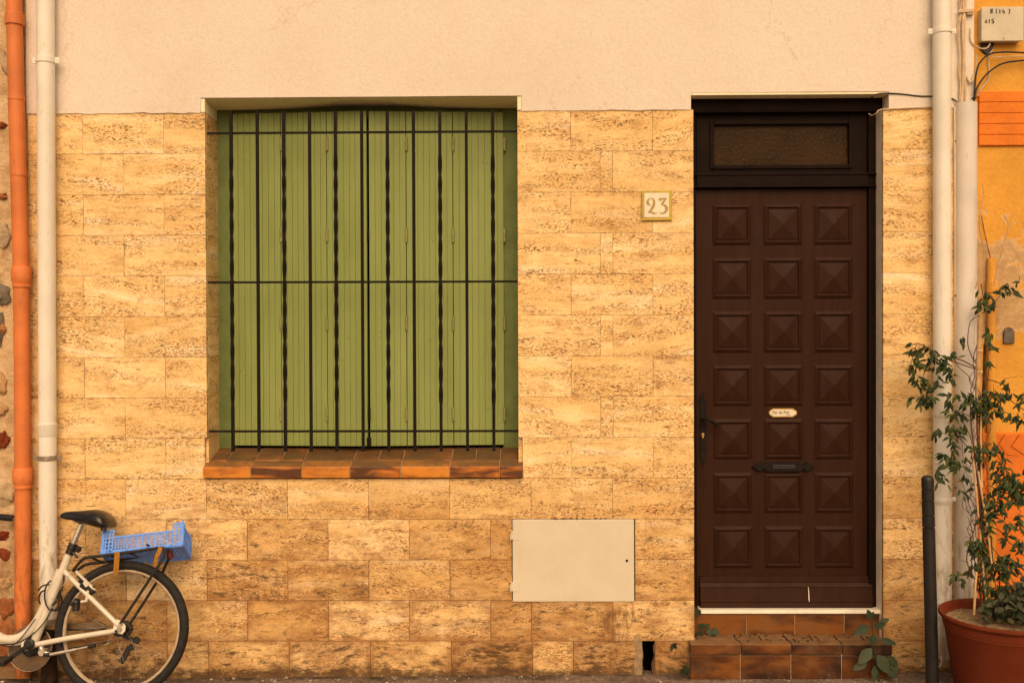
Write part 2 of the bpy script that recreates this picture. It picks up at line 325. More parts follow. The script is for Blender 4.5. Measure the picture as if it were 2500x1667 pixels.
M_CANE = painted('bamboo_cane', (0.56, 0.36, 0.17), 0.6, 0.3, 0.15, 20)
M_STAKE = painted('weathered_stake', (0.46, 0.29, 0.14), 0.8, 0.2, 0.2, 20, 0, (0.2, 0.11, 0.05), 0.5)
M_BARK = painted('brown_stem', (0.10, 0.048, 0.025), 0.85, 0.15, 0.3, 60)
M_TWIG = painted('pale_twig', (0.52, 0.35, 0.19), 0.8, 0.2, 0.15, 40)
def make_leaf(name, c, c2, rough=0.42):
    t = NT(name, rough, 0.18); a = t.attr('tile'); rc = t.sep(a.outputs['Vector'])
    col = t.ramp(rc[0], [(0.0, c), (0.72, tuple(0.5 * (x + y) for x, y in zip(c, c2))), (1.0, c2)])
    col = t.mix(0.6, col, t.ramp(t.noise(None, 60, 3), [(0.3, 0.75), (0.7, 1.15)]), 'MULTIPLY')
    t.color(col); t.b.inputs['Subsurface Weight'].default_value = 0.0
    return t.m
M_LEAF = make_leaf('jasmine_leaf', (0.013, 0.030, 0.013), (0.085, 0.10, 0.02), 0.55)
M_LEAFD = make_leaf('dark_round_leaf', (0.028, 0.040, 0.020), (0.10, 0.095, 0.05), 0.6)
M_WEED = make_leaf('weed_leaf', (0.030, 0.045, 0.024), (0.06, 0.074, 0.036), 0.55)
M_BOLL = painted('bollard_paint', (0.020, 0.018, 0.016), 0.42, 0.4, 0.2, 20, 0, (0.075, 0.05, 0.03), 0.45, 0.15, (30, 30, 6))

def make_glass():
    t = NT('hammered_glass', 0.35, 0.10); p = t.pos()
    col = t.ramp(t.noise(p, 6, 3), [(0.3, (0.024, 0.0115, 0.003)), (0.7, (0.040, 0.019, 0.005))])
    t.color(col)
    n = t.voro(t.vadd(t.map(p, (70, 70, 40)), t.vscale(t.noise(p, 60, 2, col=True), 1.5)), 1.0, 'DISTANCE_TO_EDGE')
    t.bump(t.ramp(n, [(0.0, 1.0), (0.25, 0.0)]), 0.35, 0.005); return t.m
M_GLASS = make_glass()
def make_ground():
    t = NT('worn_asphalt', 0.95, 0.1); p = t.pos()
    col = t.ramp(t.noise(p, 3.5, 7, 0.68), [(0.30, (0.12, 0.082, 0.056)), (0.5, (0.25, 0.185, 0.14)), (0.7, (0.36, 0.285, 0.225))])
    st = t.voro(p, 150, 'F1', 'Color'); st = t.sep(st)[0]
    col = t.mix(0.7, col, t.ramp(st, [(0.0, 0.45), (0.55, 0.95), (0.95, 1.25), (1.0, 2.2)]), 'MULTIPLY')
    # gutter grime along the wall foot
    y = t.sep(p)[1]
    g = t.math('ADD', t.noise(p, 7, 5, 0.65), t.ramp(t.math('ADD', y, 0.12), [(0.0, 0.0), (0.12, 0.22)]))
    col = t.mix(t.ramp(g, [(0.60, 0.0), (0.78, 0.85)]), col, (0.050, 0.034, 0.020))
    t.color(col); t.bump(t.math('ADD', t.noise(p, 130, 4, 0.7), t.voro(p, 150)), 0.8, 0.008); return t.m
M_GROUND = make_ground()
M_PEB = make_leaf('pebble', (0.12, 0.085, 0.055), (0.62, 0.52, 0.40), 0.9)
M_DEBRIS = make_leaf('dry_litter', (0.035, 0.022, 0.014), (0.30, 0.18, 0.08), 0.9)
M_CEMENT = painted('grey_cement', (0.34, 0.24, 0.14), 0.95, 0.1, 0.25, 25, 0, (0.12, 0.07, 0.035), 0.7, 0.6, (14, 14, 14))

# ------------------------------------------------------------------ object helpers
def tag(o, label=None, cat=None, group=None, kind=None):
    if label: o['label'] = label
    if cat: o['category'] = cat
    if group: o['group'] = group
    if kind: o['kind'] = kind
    return o
def thing(name, loc, label, cat, group=None):
    o = bpy.data.objects.new(name, None); COL.objects.link(o); o.location = loc; o.empty_display_size = 0.1
    return tag(o, label, cat, group)
def wloc(o):
    v = Vector((0, 0, 0))
    while o is not None: v = v + o.location; o = o.parent
    return v

class MB:
    """collects shapes in world coordinates, then links ONE mesh object"""
    def __init__(s): s.bm = bmesh.new(); s.t = s.bm.loops.layers.float_color.new('tile'); s.ux = None; s.cur = (random.random(), random.random(), random.random(), 1)
    def rnd(s, c=None): s.cur = tuple(c) + (1,) if c else (random.random(), random.random(), random.random(), 1); return s
    def face(s, vs, smooth=False):
        try: f = s.bm.faces.new(vs)
        except ValueError: return None
        f.smooth = smooth
        for l in f.loops: l[s.t] = s.cur
        return f
    def hexa(s, p):
        v = [s.bm.verts.new(q) for q in p]
        for q in ((0, 3, 2, 1), (4, 5, 6, 7), (0, 1, 5, 4), (1, 2, 6, 5), (2, 3, 7, 6), (3, 0, 4, 7)): s.face([v[i] for i in q])
        return v
    def box(s, x0, x1, y0, y1, z0, z1):
        return s.hexa([(x0, y0, z0), (x1, y0, z0), (x1, y1, z0), (x0, y1, z0), (x0, y0, z1), (x1, y0, z1), (x1, y1, z1), (x0, y1, z1)])
    def obox(s, o, u, v, w):
        o, u, v, w = map(Vector, (o, u, v, w)); return s.hexa([o, o + u, o + u + v, o + v, o + w, o + u + w, o + u + v + w, o + v + w])
    def quad(s, a, b, c, d): return s.face([s.bm.verts.new(q) for q in (a, b, c, d)])
    def prism(s, poly, y0, y1, smooth=False):
        """poly: (x, z) outline, extruded from y0 (front) to y1"""
        a = [s.bm.verts.new((x, y0, z)) for x, z in poly]; b = [s.bm.verts.new((x, y1, z)) for x, z in poly]
        s.face(a); s.face(b[::-1]); n = len(a)
        for i in range(n): s.face([a[i], b[i], b[(i + 1) % n], a[(i + 1) % n]], smooth)
    def tube(s, pts, r, seg=10, cap=True, closed=False, flat=None):
        pts = [Vector(p) for p in pts]; n = len(pts)
        rs = r if isinstance(r, (list, tuple)) else [r] * n
        rings = []; up = None
        for i, p in enumerate(pts):
            if closed: d = pts[(i + 1) % n] - pts[i - 1]
            else: d = pts[min(i + 1, n - 1)] - pts[max(i - 1, 0)]
            if d.length < 1e-9: d = Vector((0, 0, 1))
            d.normalize()
            if up is None: up = Vector((0, -1, 0)) if abs(d.y) < 0.9 else Vector((1, 0, 0))
            up = (up - d * up.dot(d)).normalized(); sd_ = d.cross(up)
            k = flat or 1.0
            rings.append([s.bm.verts.new(p + (sd_ * math.cos(2 * math.pi * j / seg) + up * k * math.sin(2 * math.pi * j / seg)) * rs[i]) for j in range(seg)])
        m = n if closed else n - 1
        for i in range(m):
            a, b = rings[i], rings[(i + 1) % n]
            for j in range(seg): s.face([a[j], a[(j + 1) % seg], b[(j + 1) % seg], b[j]], True)
        if cap and not closed: s.face(rings[0][::-1]); s.face(rings[-1])
    def bar(s, a, b, w, h=None, up=(0, -1, 0)):
        """square bar from a to b"""
        a, b = Vector(a), Vector(b); d = (b - a); dn = d.normalized(); up = Vector(up); up = (up - dn * up.dot(dn)).normalized(); sd_ = dn.cross(up); h = h or w
        s.obox(a - sd_ * w / 2 - up * h / 2, sd_ * w, up * h, d)
    def lathe(s, prof, c, seg=32, axis=(0, 0, 1), cap0=True, cap1=True, ang=None):
        """prof: (radius, height along axis)"""
        c = Vector(c); ax = Vector(axis).normalized(); e1 = ax.orthogonal().normalized(); e2 = ax.cross(e1)
        rings = [[s.bm.verts.new(c + ax * h + (e1 * math.cos(2 * math.pi * j / seg) + e2 * math.sin(2 * math.pi * j / seg)) * max(r, 1e-4)) for j in range(seg)] for r, h in prof]
        for i in range(len(rings) - 1):
            for j in range(seg): s.face([rings[i][j], rings[i][(j + 1) % seg], rings[i + 1][(j + 1) % seg], rings[i + 1][j]], True)
        if cap0: s.face(rings[0][::-1])
        if cap1: s.face(rings[-1])
    def ribbon(s, pts, y0, y1):
        """brush stroke: (x, z, width) points, extruded"""
        L, Rr = [], []
        n = len(pts)
        for i, (x, z, w) in enumerate(pts):
            a = Vector(pts[max(i - 1, 0)][:2]); b = Vector(pts[min(i + 1, n - 1)][:2]); d = (b - a).normalized(); nn = Vector((-d.y, d.x)) * w / 2
            L.append((x + nn.x, z + nn.y)); Rr.append((x - nn.x, z - nn.y))
        for i in range(n - 1):
            a = [s.bm.verts.new((q[0], y0, q[1])) for q in (L[i], L[i + 1], Rr[i + 1], Rr[i])]; s.face(a)
        out = L + Rr[::-1]; m = len(out)
        for i in range(m):
            p, q = out[i], out[(i + 1) % m]; s.quad((p[0], y0, p[1]), (q[0], y0, q[1]), (q[0], y1, q[1]), (p[0], y1, p[1]))
    def blob(s, c, r, sub=2, jag=0.25):
        c = Vector(c); t = bmesh.new(); bmesh.ops.create_icosphere(t, subdivisions=sub, radius=1); mp = {}
        o = Vector((random.random() * 50, random.random() * 50, random.random() * 50))
        for v in t.verts:
            k = 1 + jag * mnoise.noise(v.co * 1.7 + o); mp[v] = s.bm.verts.new(c + Vector((v.co.x * r[0], v.co.y * r[1], v.co.z * r[2])) * k)
        for f in t.faces: s.face([mp[v] for v in f.verts], True)
        t.free()
    def leaf(s, base, d, nrm, L, w, droop=0.25, fold=0.25, tip=1.0):
        base, d, nrm = Vector(base), Vector(d).normalized(), Vector(nrm); nrm = (nrm - d * nrm.dot(d))
        nrm = nrm.normalized() if nrm.length > 1e-4 else d.orthogonal().normalized(); sd_ = d.cross(nrm)
        prof = [(0.0, 0.05), (0.18, 0.62), (0.42, 1.0), (0.7, 0.72), (0.9, 0.28 * tip), (1.0, 0.02)]
        mid, l, r = [], [], []
        for t, k in prof:
            c = base + d * L * t - nrm * droop * L * t * t
            mid.append(s.bm.verts.new(c)); e = sd_ * (w / 2 * k); u = nrm * fold * w / 2 * k
            l.append(s.bm.verts.new(c + e + u)); r.append(s.bm.verts.new(c - e + u))
        for i in range(len(prof) - 1):
            s.face([mid[i], mid[i + 1], l[i + 1], l[i]], True); s.face([r[i], r[i + 1], mid[i + 1], mid[i]], True)
    def build(s, name, mat, parent=None, bevel=0.0, seg=2, autosm=False):
        me = bpy.data.meshes.new(name); off = wloc(parent) if parent else Vector((0, 0, 0))
        bmesh.ops.recalc_face_normals(s.bm, faces=s.bm.faces)
        if off.length: bmesh.ops.translate(s.bm, verts=s.bm.verts, vec=-off)
        for e_ in s.bm.edges:
            if len(e_.link_faces) == 2 and e_.calc_face_angle(0) > R(38): e_.smooth = False
        s.bm.to_mesh(me); s.bm.free(); me.materials.append(mat)
        o = bpy.data.objects.new(name, me); COL.objects.link(o)
        if parent: o.parent = parent
        if bevel:
            b = o.modifiers.new('bevel', 'BEVEL'); b.width = bevel; b.segments = seg; b.limit_method = 'ANGLE'; b.angle_limit = R(40); b.harden_normals = False
        return o

def cells(mb, xs, zs, holes, y0, y1, wav=0.0, rag=0.0):
    """front wall face with rectangular holes; reveals run from y0 back to y1"""
    xs = sorted(set(xs)); zs = sorted(set(zs)); vt = {}
    def V(i, j, y):
        k = (i, j, y)
        if k not in vt:
            dy = wav * mnoise.noise(Vector((xs[i] * 2.1, zs[j] * 2.1, 3.3))) if y == y0 else 0
            dz = rag * (mnoise.noise(Vector((xs[i] * 9, 0, 7))) + 0.6 * mnoise.noise(Vector((xs[i] * 31, 0, 7))) - .35) if j == 0 else 0
            vt[k] = mb.bm.verts.new((xs[i], y + dy, zs[j] + dz))
        return vt[k]
    nx, nz = len(xs) - 1, len(zs) - 1
    def hole(i, j):
        if not (0 <= i < nx and 0 <= j < nz): return True
        cx, cz = (xs[i] + xs[i + 1]) / 2, (zs[j] + zs[j + 1]) / 2
        return any(a < cx < b and c < cz < d for a, b, c, d in holes)
    for i in range(nx):
        for j in range(nz):
            if hole(i, j): continue
            mb.face([V(i, j, y0), V(i + 1, j, y0), V(i + 1, j + 1, y0), V(i, j + 1, y0)])
            for (di, dj, a, b) in ((-1, 0, (i, j), (i, j + 1)), (1, 0, (i + 1, j), (i + 1, j + 1)), (0, -1, (i, j), (i + 1, j)), (0, 1, (i, j + 1), (i + 1, j + 1))):
                if hole(i + di, j + dj): mb.face([V(*a, y0), V(*b, y0), V(*b, y1), V(*a, y1)])

def frange(a, b, st):
    n = max(1, int(round((b - a) / st))); return [a + (b - a) * i / n for i in range(n + 1)]

# ================================================================== SETTING: ground
def gz(x, y):   # the street falls a little to the left
    return 0.0085 * (min(max(x, -3), 7) - 3.9) + 0.004 * mnoise.noise(Vector((x * 3, y * 3, 0)))
g = MB()
xs = [-60, -20, -8, -4] + frange(-3, 7, 0.1) + [9, 14, 25, 65]; ys = [-60, -25, -10, -6, -4, -3, -2] + frange(-1.5, 0.06, 0.06)
vv = [[g.bm.verts.new((x, y, gz(x, y))) for y in ys] for x in xs]
for i in range(len(xs) - 1):
    for j in range(len(ys) - 1): g.face([vv[i][j], vv[i + 1][j], vv[i + 1][j + 1], vv[i][j + 1]], True)
tag(g.build('street', M_GROUND), 'worn grey street surface with gritty dirt along the wall foot', 'street', None, 'structure')
p = MB()
for k in range(520):
    x = random.uniform(-0.4, 4.7); y = -abs(random.gauss(0, 0.10)) - 0.006 if random.random() < 0.7 else -random.uniform(0, 0.9)
    r = random.choice((0.0025, 0.003, 0.004, 0.005, 0.008)) * random.uniform(0.7, 1.2)
    p.rnd((random.random() ** 1.5, 0, 0)); p.blob((x, y, gz(x, y) + r * 0.3), (r * 1.2, r, r * 0.7), 1, 0.5)
tag(p.build('gravel', M_PEB), 'pale grit and small pebbles scattered along the foot of the wall', 'gravel', None, 'stuff')

# ================================================================== MAIN HOUSE
ZR = lambda k: 0.155 + 0.2 * (13 - k)          # top of tile course k (0 = highest)
XL, XR = -0.275, 4.36
ZT = 2.755                                      # top of the stone cladding
WX0, WX1 = 0.605, 2.139                         # window opening between the stone
WZ0, WZ1 = 1.03, 2.826
DX0, DX1 = 2.999, 3.921                         # door opening
DZ1 = 2.835
VX0, VX1 = 2.742, 2.806                         # broken air hole at the wall foot
CX0, CX1, CZ0, CZ1 = X(1250, 1367), X(1550.5, 1367), Z(1469, 1400), Z(1265, 1400)
house = thing('town_house', (2.1, 0, 0), 'cream plastered town house clad below in travertine slabs, with green shutters and brown door', 'house')

m = MB()   # plaster above the cladding
hx = [(WX0 - 0.02, WX1 + 0.02, 0, WZ1), (DX0 - 0.012, DX1 + 0.026, 0, DZ1)]
xs = frange(XL, XR, 0.02) + [h for a in hx for h in a[:2]]; zs = frange(ZT, 6.2, 0.12) + [WZ1, DZ1]
cells(m, xs, zs, hx, -0.005, 0.20, 0.004, 0.007)
m.build('plaster_wall', M_PLAST, house, 0.006)
m = MB()   # masonry behind the slabs
holes = [(WX0 - 0.02, WX1 + 0.02, 0.9, ZT + 1), (DX0 - 0.012, DX1 + 0.026, -1, ZT + 1), (VX0 - .004, VX1 + .004, -1, 0.15)]
cells(m, [XL, WX0 - .02, WX1 + .02, VX0 - .004, VX1 + .004, DX0 - .012, DX1 + .026, XR], [-0.08, 0.15, 0.9, ZT - 0.002], holes, 0.022, 0.40)
m.box(XL, XR, 0.42, 0.55, -0.1, 6.2)
m.build('masonry', M_CEMENT, house)

# travertine slabs, one course after the other
def ring(a, b, start, step=0.4):
    return [x for x in [start + step * k for k in range(-4, 14)] if a < x < b]
m = MB(); m.ux = m.bm.loops.layers.uv.new('ex'); m.uz = m.bm.loops.layers.uv.new('ez')
def slab_uv(mb, vs_, x0, x1, z0, z1):
    for f in {f for v in vs_ for f in v.link_faces}:
        for l in f.loops:
            c = l.vert.co; l[mb.ux].uv = (c.x - x0, x1 - c.x); l[mb.uz].uv = (c.z - z0, z1 - c.z)
def slab(x0, x1, z0, z1):
    gp = 0.0005; m.rnd(); vs_ = m.box(x0 + gp, x1 - gp, random.uniform(-0.0012, 0.0012), 0.024, z0 + gp, z1 - gp); slab_uv(m, vs_, x0, x1, z0, z1)
def course(k, spans):
    z1 = ZR(k); z0 = ZR(k + 1) if k < 13 else -0.06
    for a, b, js in spans:
        q = [a] + [j for j in sorted(js) if a + 0.02 < j < b - 0.02] + [b]
        for i in range(len(q) - 1): slab(q[i], q[i + 1], z0, z1)
for k in range(9):
    ev = k % 2 == 0; s0 = 0.0 if ev else 0.2
    course(k, [(XL, WX0, ring(XL, WX0, s0)), (WX1, DX0, [2.4, 2.8] if ev else [2.543, 2.604]), (DX1, XR, [4.2] if ev else [])]) if k < 8 else \
        course(k, [(XL, WX0 - 0.012, ring(XL, WX0, s0)), (WX1 + 0.02, DX0, [2.4, 2.8]), (DX1, XR, [4.2])])
course(9, [(XL, DX0, ring(XL, DX0, 0.2)), (DX1, XR, [])])
course(10, [(XL, CX0, [0, .4, .8, 1.2, 1.6, 2.0]), (CX1, DX0, []), (DX1, XR, [4.2])])
course(11, [(XL, CX0, [-.2, .2, .6, 1.0, 1.4, 1.8]), (CX1, DX0, []), (DX1, XR, [])])
course(12, [(XL, DX0, [0, .4, .8, 1.2, 1.6, 2.0, 2.2, 2.6]), (DX1, XR, [4.2])])
course(13, [(XL, VX0, [0, .4, .605, 1.005, 1.405, 1.805, 2.205, 2.405]), (VX1, DX0 - 0.02, []), (DX1 + 0.03, XR, [])])
# reveal lining of the window
for k in range(9):
    z1 = ZR(k); z0 = max(ZR(k + 1), WZ0 - 0.02)
    for a, b in ((WX0 - 0.02, WX0), (WX1, WX1 + 0.02)):
        m.rnd((random.random(), 0.5, random.random() * 0.4)); gp = .0008; vs_ = m.box(a, b, 0.0245, 0.205, z0 + gp, z1 - gp); slab_uv(m, vs_, a - 1, b + 1, z0, z1)
m.build('stone_cladding', M_TRAV, house, 0.0006, 1)
m = MB(); m.box(DX1, DX1 + 0.026, 0.0245, 0.20, 0.0, ZT - 0.003); m.box(DX0 - 0.012, DX0 - 0.001, 0.0245, 0.2, 0.0, ZT - .003)
m.build('door_jamb_lining', M_JAMB, house, 0.002)
m = MB()   # the broken hole at the wall foot
m.box(VX0 - .004, VX0, .023, .2, -.06, .15); m.box(VX1, VX1 + .004, .023, .2, -.06, .15); m.box(VX0, VX1, .19, .2, -.06, .15); m.box(VX0, VX1, .023, .19, .146, .15)
m.build('air_hole', M_VOID, house)
m = MB()
for k in range(16):
    zz = random.uniform(-.02, .15); xx = random.choice((VX0, VX1, VX1)); m.blob((xx + random.uniform(-.004, .004), .006, zz), (random.uniform(.003, .008), .006, random.uniform(.006, .022)), 2, .9)
m.blob((VX1 - .006, .012, .01), (.012, .01, .05), 2, .6)
m.build('hole_rim', painted('grimy_mortar', (0.15, 0.085, 0.04), .95, .05, .3, 30), house)
m = MB()
m.prism([(X(1546, 1570), Z(1558)), (X(1556, 1570), Z(1552)), (X(1567, 1570), Z(1560)), (X(1569, 1600), Z(1600)), (VX0 - .001, -0.03), (X(1545, 1600), -0.03), (X(1550, 1600), Z(1610)), (X(1553, 1600), Z(1590))], -0.003, 0.0)
m.build('cement_patch', M_CEMENT, house, 0.002)

# window soffit, slightly bowed
m = MB(); n = 24
fr, bk = [], []
for i in range(n + 1):
    t = i / n; x = WX0 - 0.02 + (WX1 - WX0 + 0.04) * t
    rise = 0.022 * math.exp(-((t - 0.50) / 0.20) ** 2)
    fr.append((x, 0.0, WZ1 - 0.002)); bk.append((x, 0.196, WZ1 - 0.016 + rise))
va = [m.bm.verts.new(q) for q in fr]; vb = [m.bm.verts.new(q) for q in bk]; vc = [m.bm.verts.new((q[0], 0.196, WZ1 + 0.06)) for q in fr]
for i in range(n): m.face([va[i], va[i + 1], vb[i + 1], vb[i]], True); m.face([vb[i], vb[i + 1], vc[i + 1], vc[i]])
m.build('window_soffit', M_REVEAL, house)
m = MB(); m.box(WX0 - 0.019, WX0 - 0.0005, -0.003, 0.195, ZT + .002, WZ1 - .004)
m.build('window_cheek', M_REVEAL, house)
m = MB(); m.box(WX1 + 0.0005, WX1 + 0.019, -0.003, 0.195, ZT + .002, WZ1 - .004)
m.build('window_cheek', M_REVEAL, house)
m = MB(); m.box(WX0 - .02, WX1 + .02, 0.30, 0.31, 0.95, 2.9)
m.build('window_backing', M_VOID, house)

m = MB(); m.box(DX0 - .011, DX1 + .025, -.003, .093, DZ1 - .012, DZ1 - .001); m.build('door_soffit', M_REVEAL, house, .002)  # added sheet under the lintel, bounced light painted in by its paler plaster
# green window frame
FY = 0.200
m = MB()
fx0, fx1 = X(566, 700, FY), X(1233, 700, FY)
ft = Z(281, 700, FY)
m.box(WX0 - .02, fx0 + 0.012, FY, FY + .06, 1.0, WZ1 + .03); m.box(fx1 - 0.012, WX1 + .02, FY, FY + .06, 1.0, WZ1 + .03)
m.box(fx0 + .012, fx1 - .012, FY + .012, FY + .06, ft - 0.02, WZ1 + .03)
m.build('window_frame', M_GREENF, house, 0.003)

# folding shutter panels
def shutter(px0, px1, Ya, Yb, hx_, zt, zb, label=None):
    a = at(px0, 700, Ya); b = at(px1, 700, Yb)
    d = Vector((b.x - a.x, Yb - Ya, 0)); L = d.length; d.normalize(); nrm = Vector((d.y, -d.x, 0))
    n_ = max(2, int(round(L / 0.031))); w = L / n_
    mb = MB(); z0, z1 = zb, zt
    for i in range(n_):
        o = Vector((a.x, Ya, z0)) + d * (w * i + 0.0007); mb.obox(o, d * (w - 0.0014), -nrm * 0.020, (0, 0, z1 - z0))
    o = Vector((a.x, Ya, z0 + 0.004)) + d * 0.002 - nrm * 0.004; mb.obox(o, d * (L - 0.004), -nrm * 0.018, (0, 0, z1 - z0 - 0.008))
    ob = mb.build('shutter_panel', M_GREEN, house, 0.0011, 2)
    for px, py in hx_:
        c = at(px, py, (Ya if abs(px - px0) < abs(px - px1) else Yb)); h = MB(); c.y = c.y - 0.004
        h.lathe([(0.0045, -0.035), (0.007, -0.033), (0.007, -0.002), (0.006, -0.001), (0.006, 0.001), (0.007, 0.002), (0.007, 0.033), (0.0045, 0.035)], c, 10)
        h.build('hinge', M_HINGE, ob)
    return ob
ZS1, ZS0 = Z(278, 700, .19), Z(1086.5, 700, .19)
HY = (353, 575, 790, 1011)
YC = 0.135
lerp = lambda a, b, t: a + (b - a) * t
YL = lambda px: lerp(0.190, YC, (px - 568) / (893 - 568))
YRr = lambda px: lerp(YC + .006, 0.186, (px - 903) / (1230 - 903))
shutter(568, 686, YL(568), YL(686), [], ZS1, ZS0)
shutter(687, 798, YL(687), YL(798), [(686.5, y) for y in HY], ZS1, ZS0)
shutter(799, 896, YL(799), YL(896), [(798.5, y) for y in HY], ZS1, ZS0)
shutter(902, 992, YRr(902), YRr(992), [(992.5, y) for y in HY], ZS1, ZS0)
shutter(993, 1106, YRr(993), YRr(1106), [(1106.5, y) for y in HY], ZS1, ZS0)
shutter(1107, 1230, YRr(1107), YRr(1230), [(1231.5, y) for y in HY], ZS1, ZS0)
m = MB()   # closing bolt between the leaves
c0 = at(898.5, 560, YC + .004)
for za_, zb_2, wa, wb in ((585, 560, 0, .006), (1028, 995, -.002, .008), (1090, 1068, -.010, .010)):
    m.box(c0.x + wa, c0.x + wb, YC - .006, YC + .02, Z(za_, 893, YC), Z(zb_2, 893, YC)); m.build('shutter_bolt', M_IRON, house, 0.001); m = MB()

# wrought iron grille
GY = 0.012
grille_m = MB()
for py0, py1 in ((325.5, 320.5), (689.5, 687), (1053, 1052)):
    a = at(504, py0, GY); b = at(1266, py1, GY); a.y = b.y = GY + 0.006; a.x = WX0 + 0.004; b.x = WX1 + .001
    grille_m.bar(a, b, 0.011, 0.008)
grille = grille_m.build('window_grille', M_IRON, house, 0.001)
bars = [564.8, 628.5, 693, 756, 819, 883, 945.6, 1009.6, 1073.6, 1138, 1202.5]
for i, px in enumerate(bars):
    xb = (at(px, 300, GY).x + at(px + 5, 1050, GY).x) / 2
    xb = at(px + 1.5, 600, GY).x
    zt = Z(272, 880, GY); zb = Z(1101, 880, GY)
    b = MB(); w = 0.0142; yc = GY - 0.003
    if i % 2:
        b.obox((xb - w / 2, yc - w / 2, zb), (w, 0, 0), (0, w, 0), (0, 0, zt - zb))
    else:       # twisted square bar
        n_ = 150; prev = None
        for j in range(n_ + 1):
            t = j / n_; z = zb + (zt - zb) * t
            tw = 0 if t < 0.13 else (1 if t > 0.87 else (t - 0.13) / 0.74); a0 = tw * math.pi * 6.0 + math.pi / 4
            cur = [b.bm.verts.new((xb + w * 0.73 * math.cos(a0 + q * math.pi / 2), yc + w * 0.73 * math.sin(a0 + q * math.pi / 2), z)) for q in range(4)]
            if prev:
                for q in range(4): b.face([prev[q], prev[(q + 1) % 4], cur[(q + 1) % 4], cur[q]])
            else: b.face(cur[::-1])
            prev = cur
        b.face(prev)
    b.build('grille_bar', M_IRON, grille, 0.0008 if i % 2 else 0, 1)

# sloping tile sill
m = MB(); gm = MB()
sx = [494, 611, 735, 854, 977, 1098, 1219.5, 1277]
SF = -0.022
zf0, zf1 = Z(1167, 850, SF), Z(1139, 850, SF)
zb_ = Z(1099, 850, .17)
ymid, zmid = 0.045, None
sl_ = lambda y: zf1 + 0.003 + (zb_ - zf1) * ((y - SF) / (0.17 - SF))
sxx = [X(q, 1140, SF) for q in sx]
for i in range(7):
    x0, x1 = sxx[i] + .002, sxx[i + 1] - .002
    m.rnd((0.85, random.random(), random.random()) if i in (0, 2, 4) else (random.uniform(.05, .5), random.random(), random.random()))
    m.hexa([(x0, SF, zf0), (x1, SF, zf0), (x1, .045, zf0), (x0, .045, zf0), (x0, SF, zf1), (x1, SF, zf1), (x1, .045, sl_(.045)), (x0, .045, sl_(.045))])
bx = [WX0 - .002, X(560, 1110, .1), X(628, 1110, .1), X(690, 1110, .1), X(746, 1110, .1), X(866, 1110, .1), X(926, 1110, .1), X(985, 1110, .1), X(1104, 1110, .1), X(1162, 1110, .1), X(1222, 1110, .1), WX1 + .001]
for i in range(len(bx) - 1):
    x0, x1 = bx[i] + .0018, bx[i + 1] - .0018; m.rnd((random.uniform(.0, .22), random.random(), random.random()))
    m.hexa([(x0, .049, zf0), (x1, .049, zf0), (x1, .20, zf0), (x0, .20, zf0), (x0, .049, sl_(.049)), (x1, .049, sl_(.049)), (x1, .20, sl_(.20)), (x0, .20, sl_(.20))])
sill = m.build('window_sill', M_SILL, house, 0.006, 3)
gm.hexa([(sxx[0] + .006, SF + .006, zf0 + .003), (sxx[-1] - .006, SF + .006, zf0 + .003), (sxx[-1] - .006, .19, zf0 + .003), (sxx[0] + .006, .19, zf0 + .003), (sxx[0] + .006, SF + .006, zf1 - .004), (sxx[-1] - .006, SF + .006, zf1 - .004), (sxx[-1] - .006, .19, sl_(.19) - .004), (sxx[0] + .006, .19, sl_(.19) - .004)])
gm.build('grout', M_GROUT, sill)

# ------------------------------------------------------------------ front door
DF = 0.095                                       # frame face
m = MB()
zl0, zl1 = Z(272, 1900, .09), Z(245, 1900, .13)
fr_x0, fr_x1 = DX0, DX1
m.box(DX0 - .011, DX1 + .024, DF - .02, DF + .1, Z(271, 1900, .075), DZ1 + .01)      # head beam
zt_ = Z(426, 1900, DF); zt2 = Z(456, 1900, DF - .02)
m.box(DX0, X(1700, 700, DF), DF, DF + .1, 0.15, Z(272, 1900, DF)); m.box(X(2120.5, 700, DF), DX1, DF, DF + .1, 0.15, Z(272, 1900, DF))
m.box(X(1700, 700, DF), X(2120.5, 700, DF), DF - .010, DF + .1, zt2, zt_)            # transom bar
m.build('door_frame', M_DOORF, house, 0.004, 2)
m = MB()
m.box(DX0 - .011, DX1 + .024, DF - 0.024, DF - .001, Z(274, 1900, .07), Z(270, 1900, .07))
m.box(DX0 + .002, DX1 - .002, DF - .015, DF - .002, zt_ - .006, zt_ + .004); m.box(DX0 + .002, DX1 - .002, DF - .015, DF - .002, zt2 - .002, zt2 + .006)
m.build('frame_moulding', M_DOORF, house, 0.003, 2)
# transom light
m = MB(); tx0, tx1 = X(1701, 350, DF), X(2120, 350, DF); tz0, tz1 = zt_ + .004, Z(274, 1900, DF)
gx0, gx1, gz0, gz1 = X(1744, 350, DF), X(2074, 350, DF), Z(402, 1900, DF), Z(303, 1900, DF)
yt = DF + .016
m.box(tx0, gx0, yt, yt + .045, tz0, tz1); m.box(gx1, tx1, yt, yt + .045, tz0, tz1); m.box(gx0, gx1, yt, yt + .045, gz1, tz1); m.box(gx0, gx1, yt, yt + .045, tz0, gz0)
for a, b, c, d in ((gx0 - .02, gx0, gz0 - .02, gz1 + .02), (gx1, gx1 + .02, gz0 - .02, gz1 + .02), (gx0, gx1, gz1, gz1 + .02), (gx0, gx1, gz0 - .02, gz0)): m.box(a, b, yt - .009, yt - .001, c, d)
tl = m.build('transom_light', M_DOORF, house, 0.003, 2)
m = MB(); m.box(gx0 - .003, gx1 + .003, yt + .014, yt + .02, gz0 - .003, gz1 + .003); m.build('pane', M_GLASS, tl)
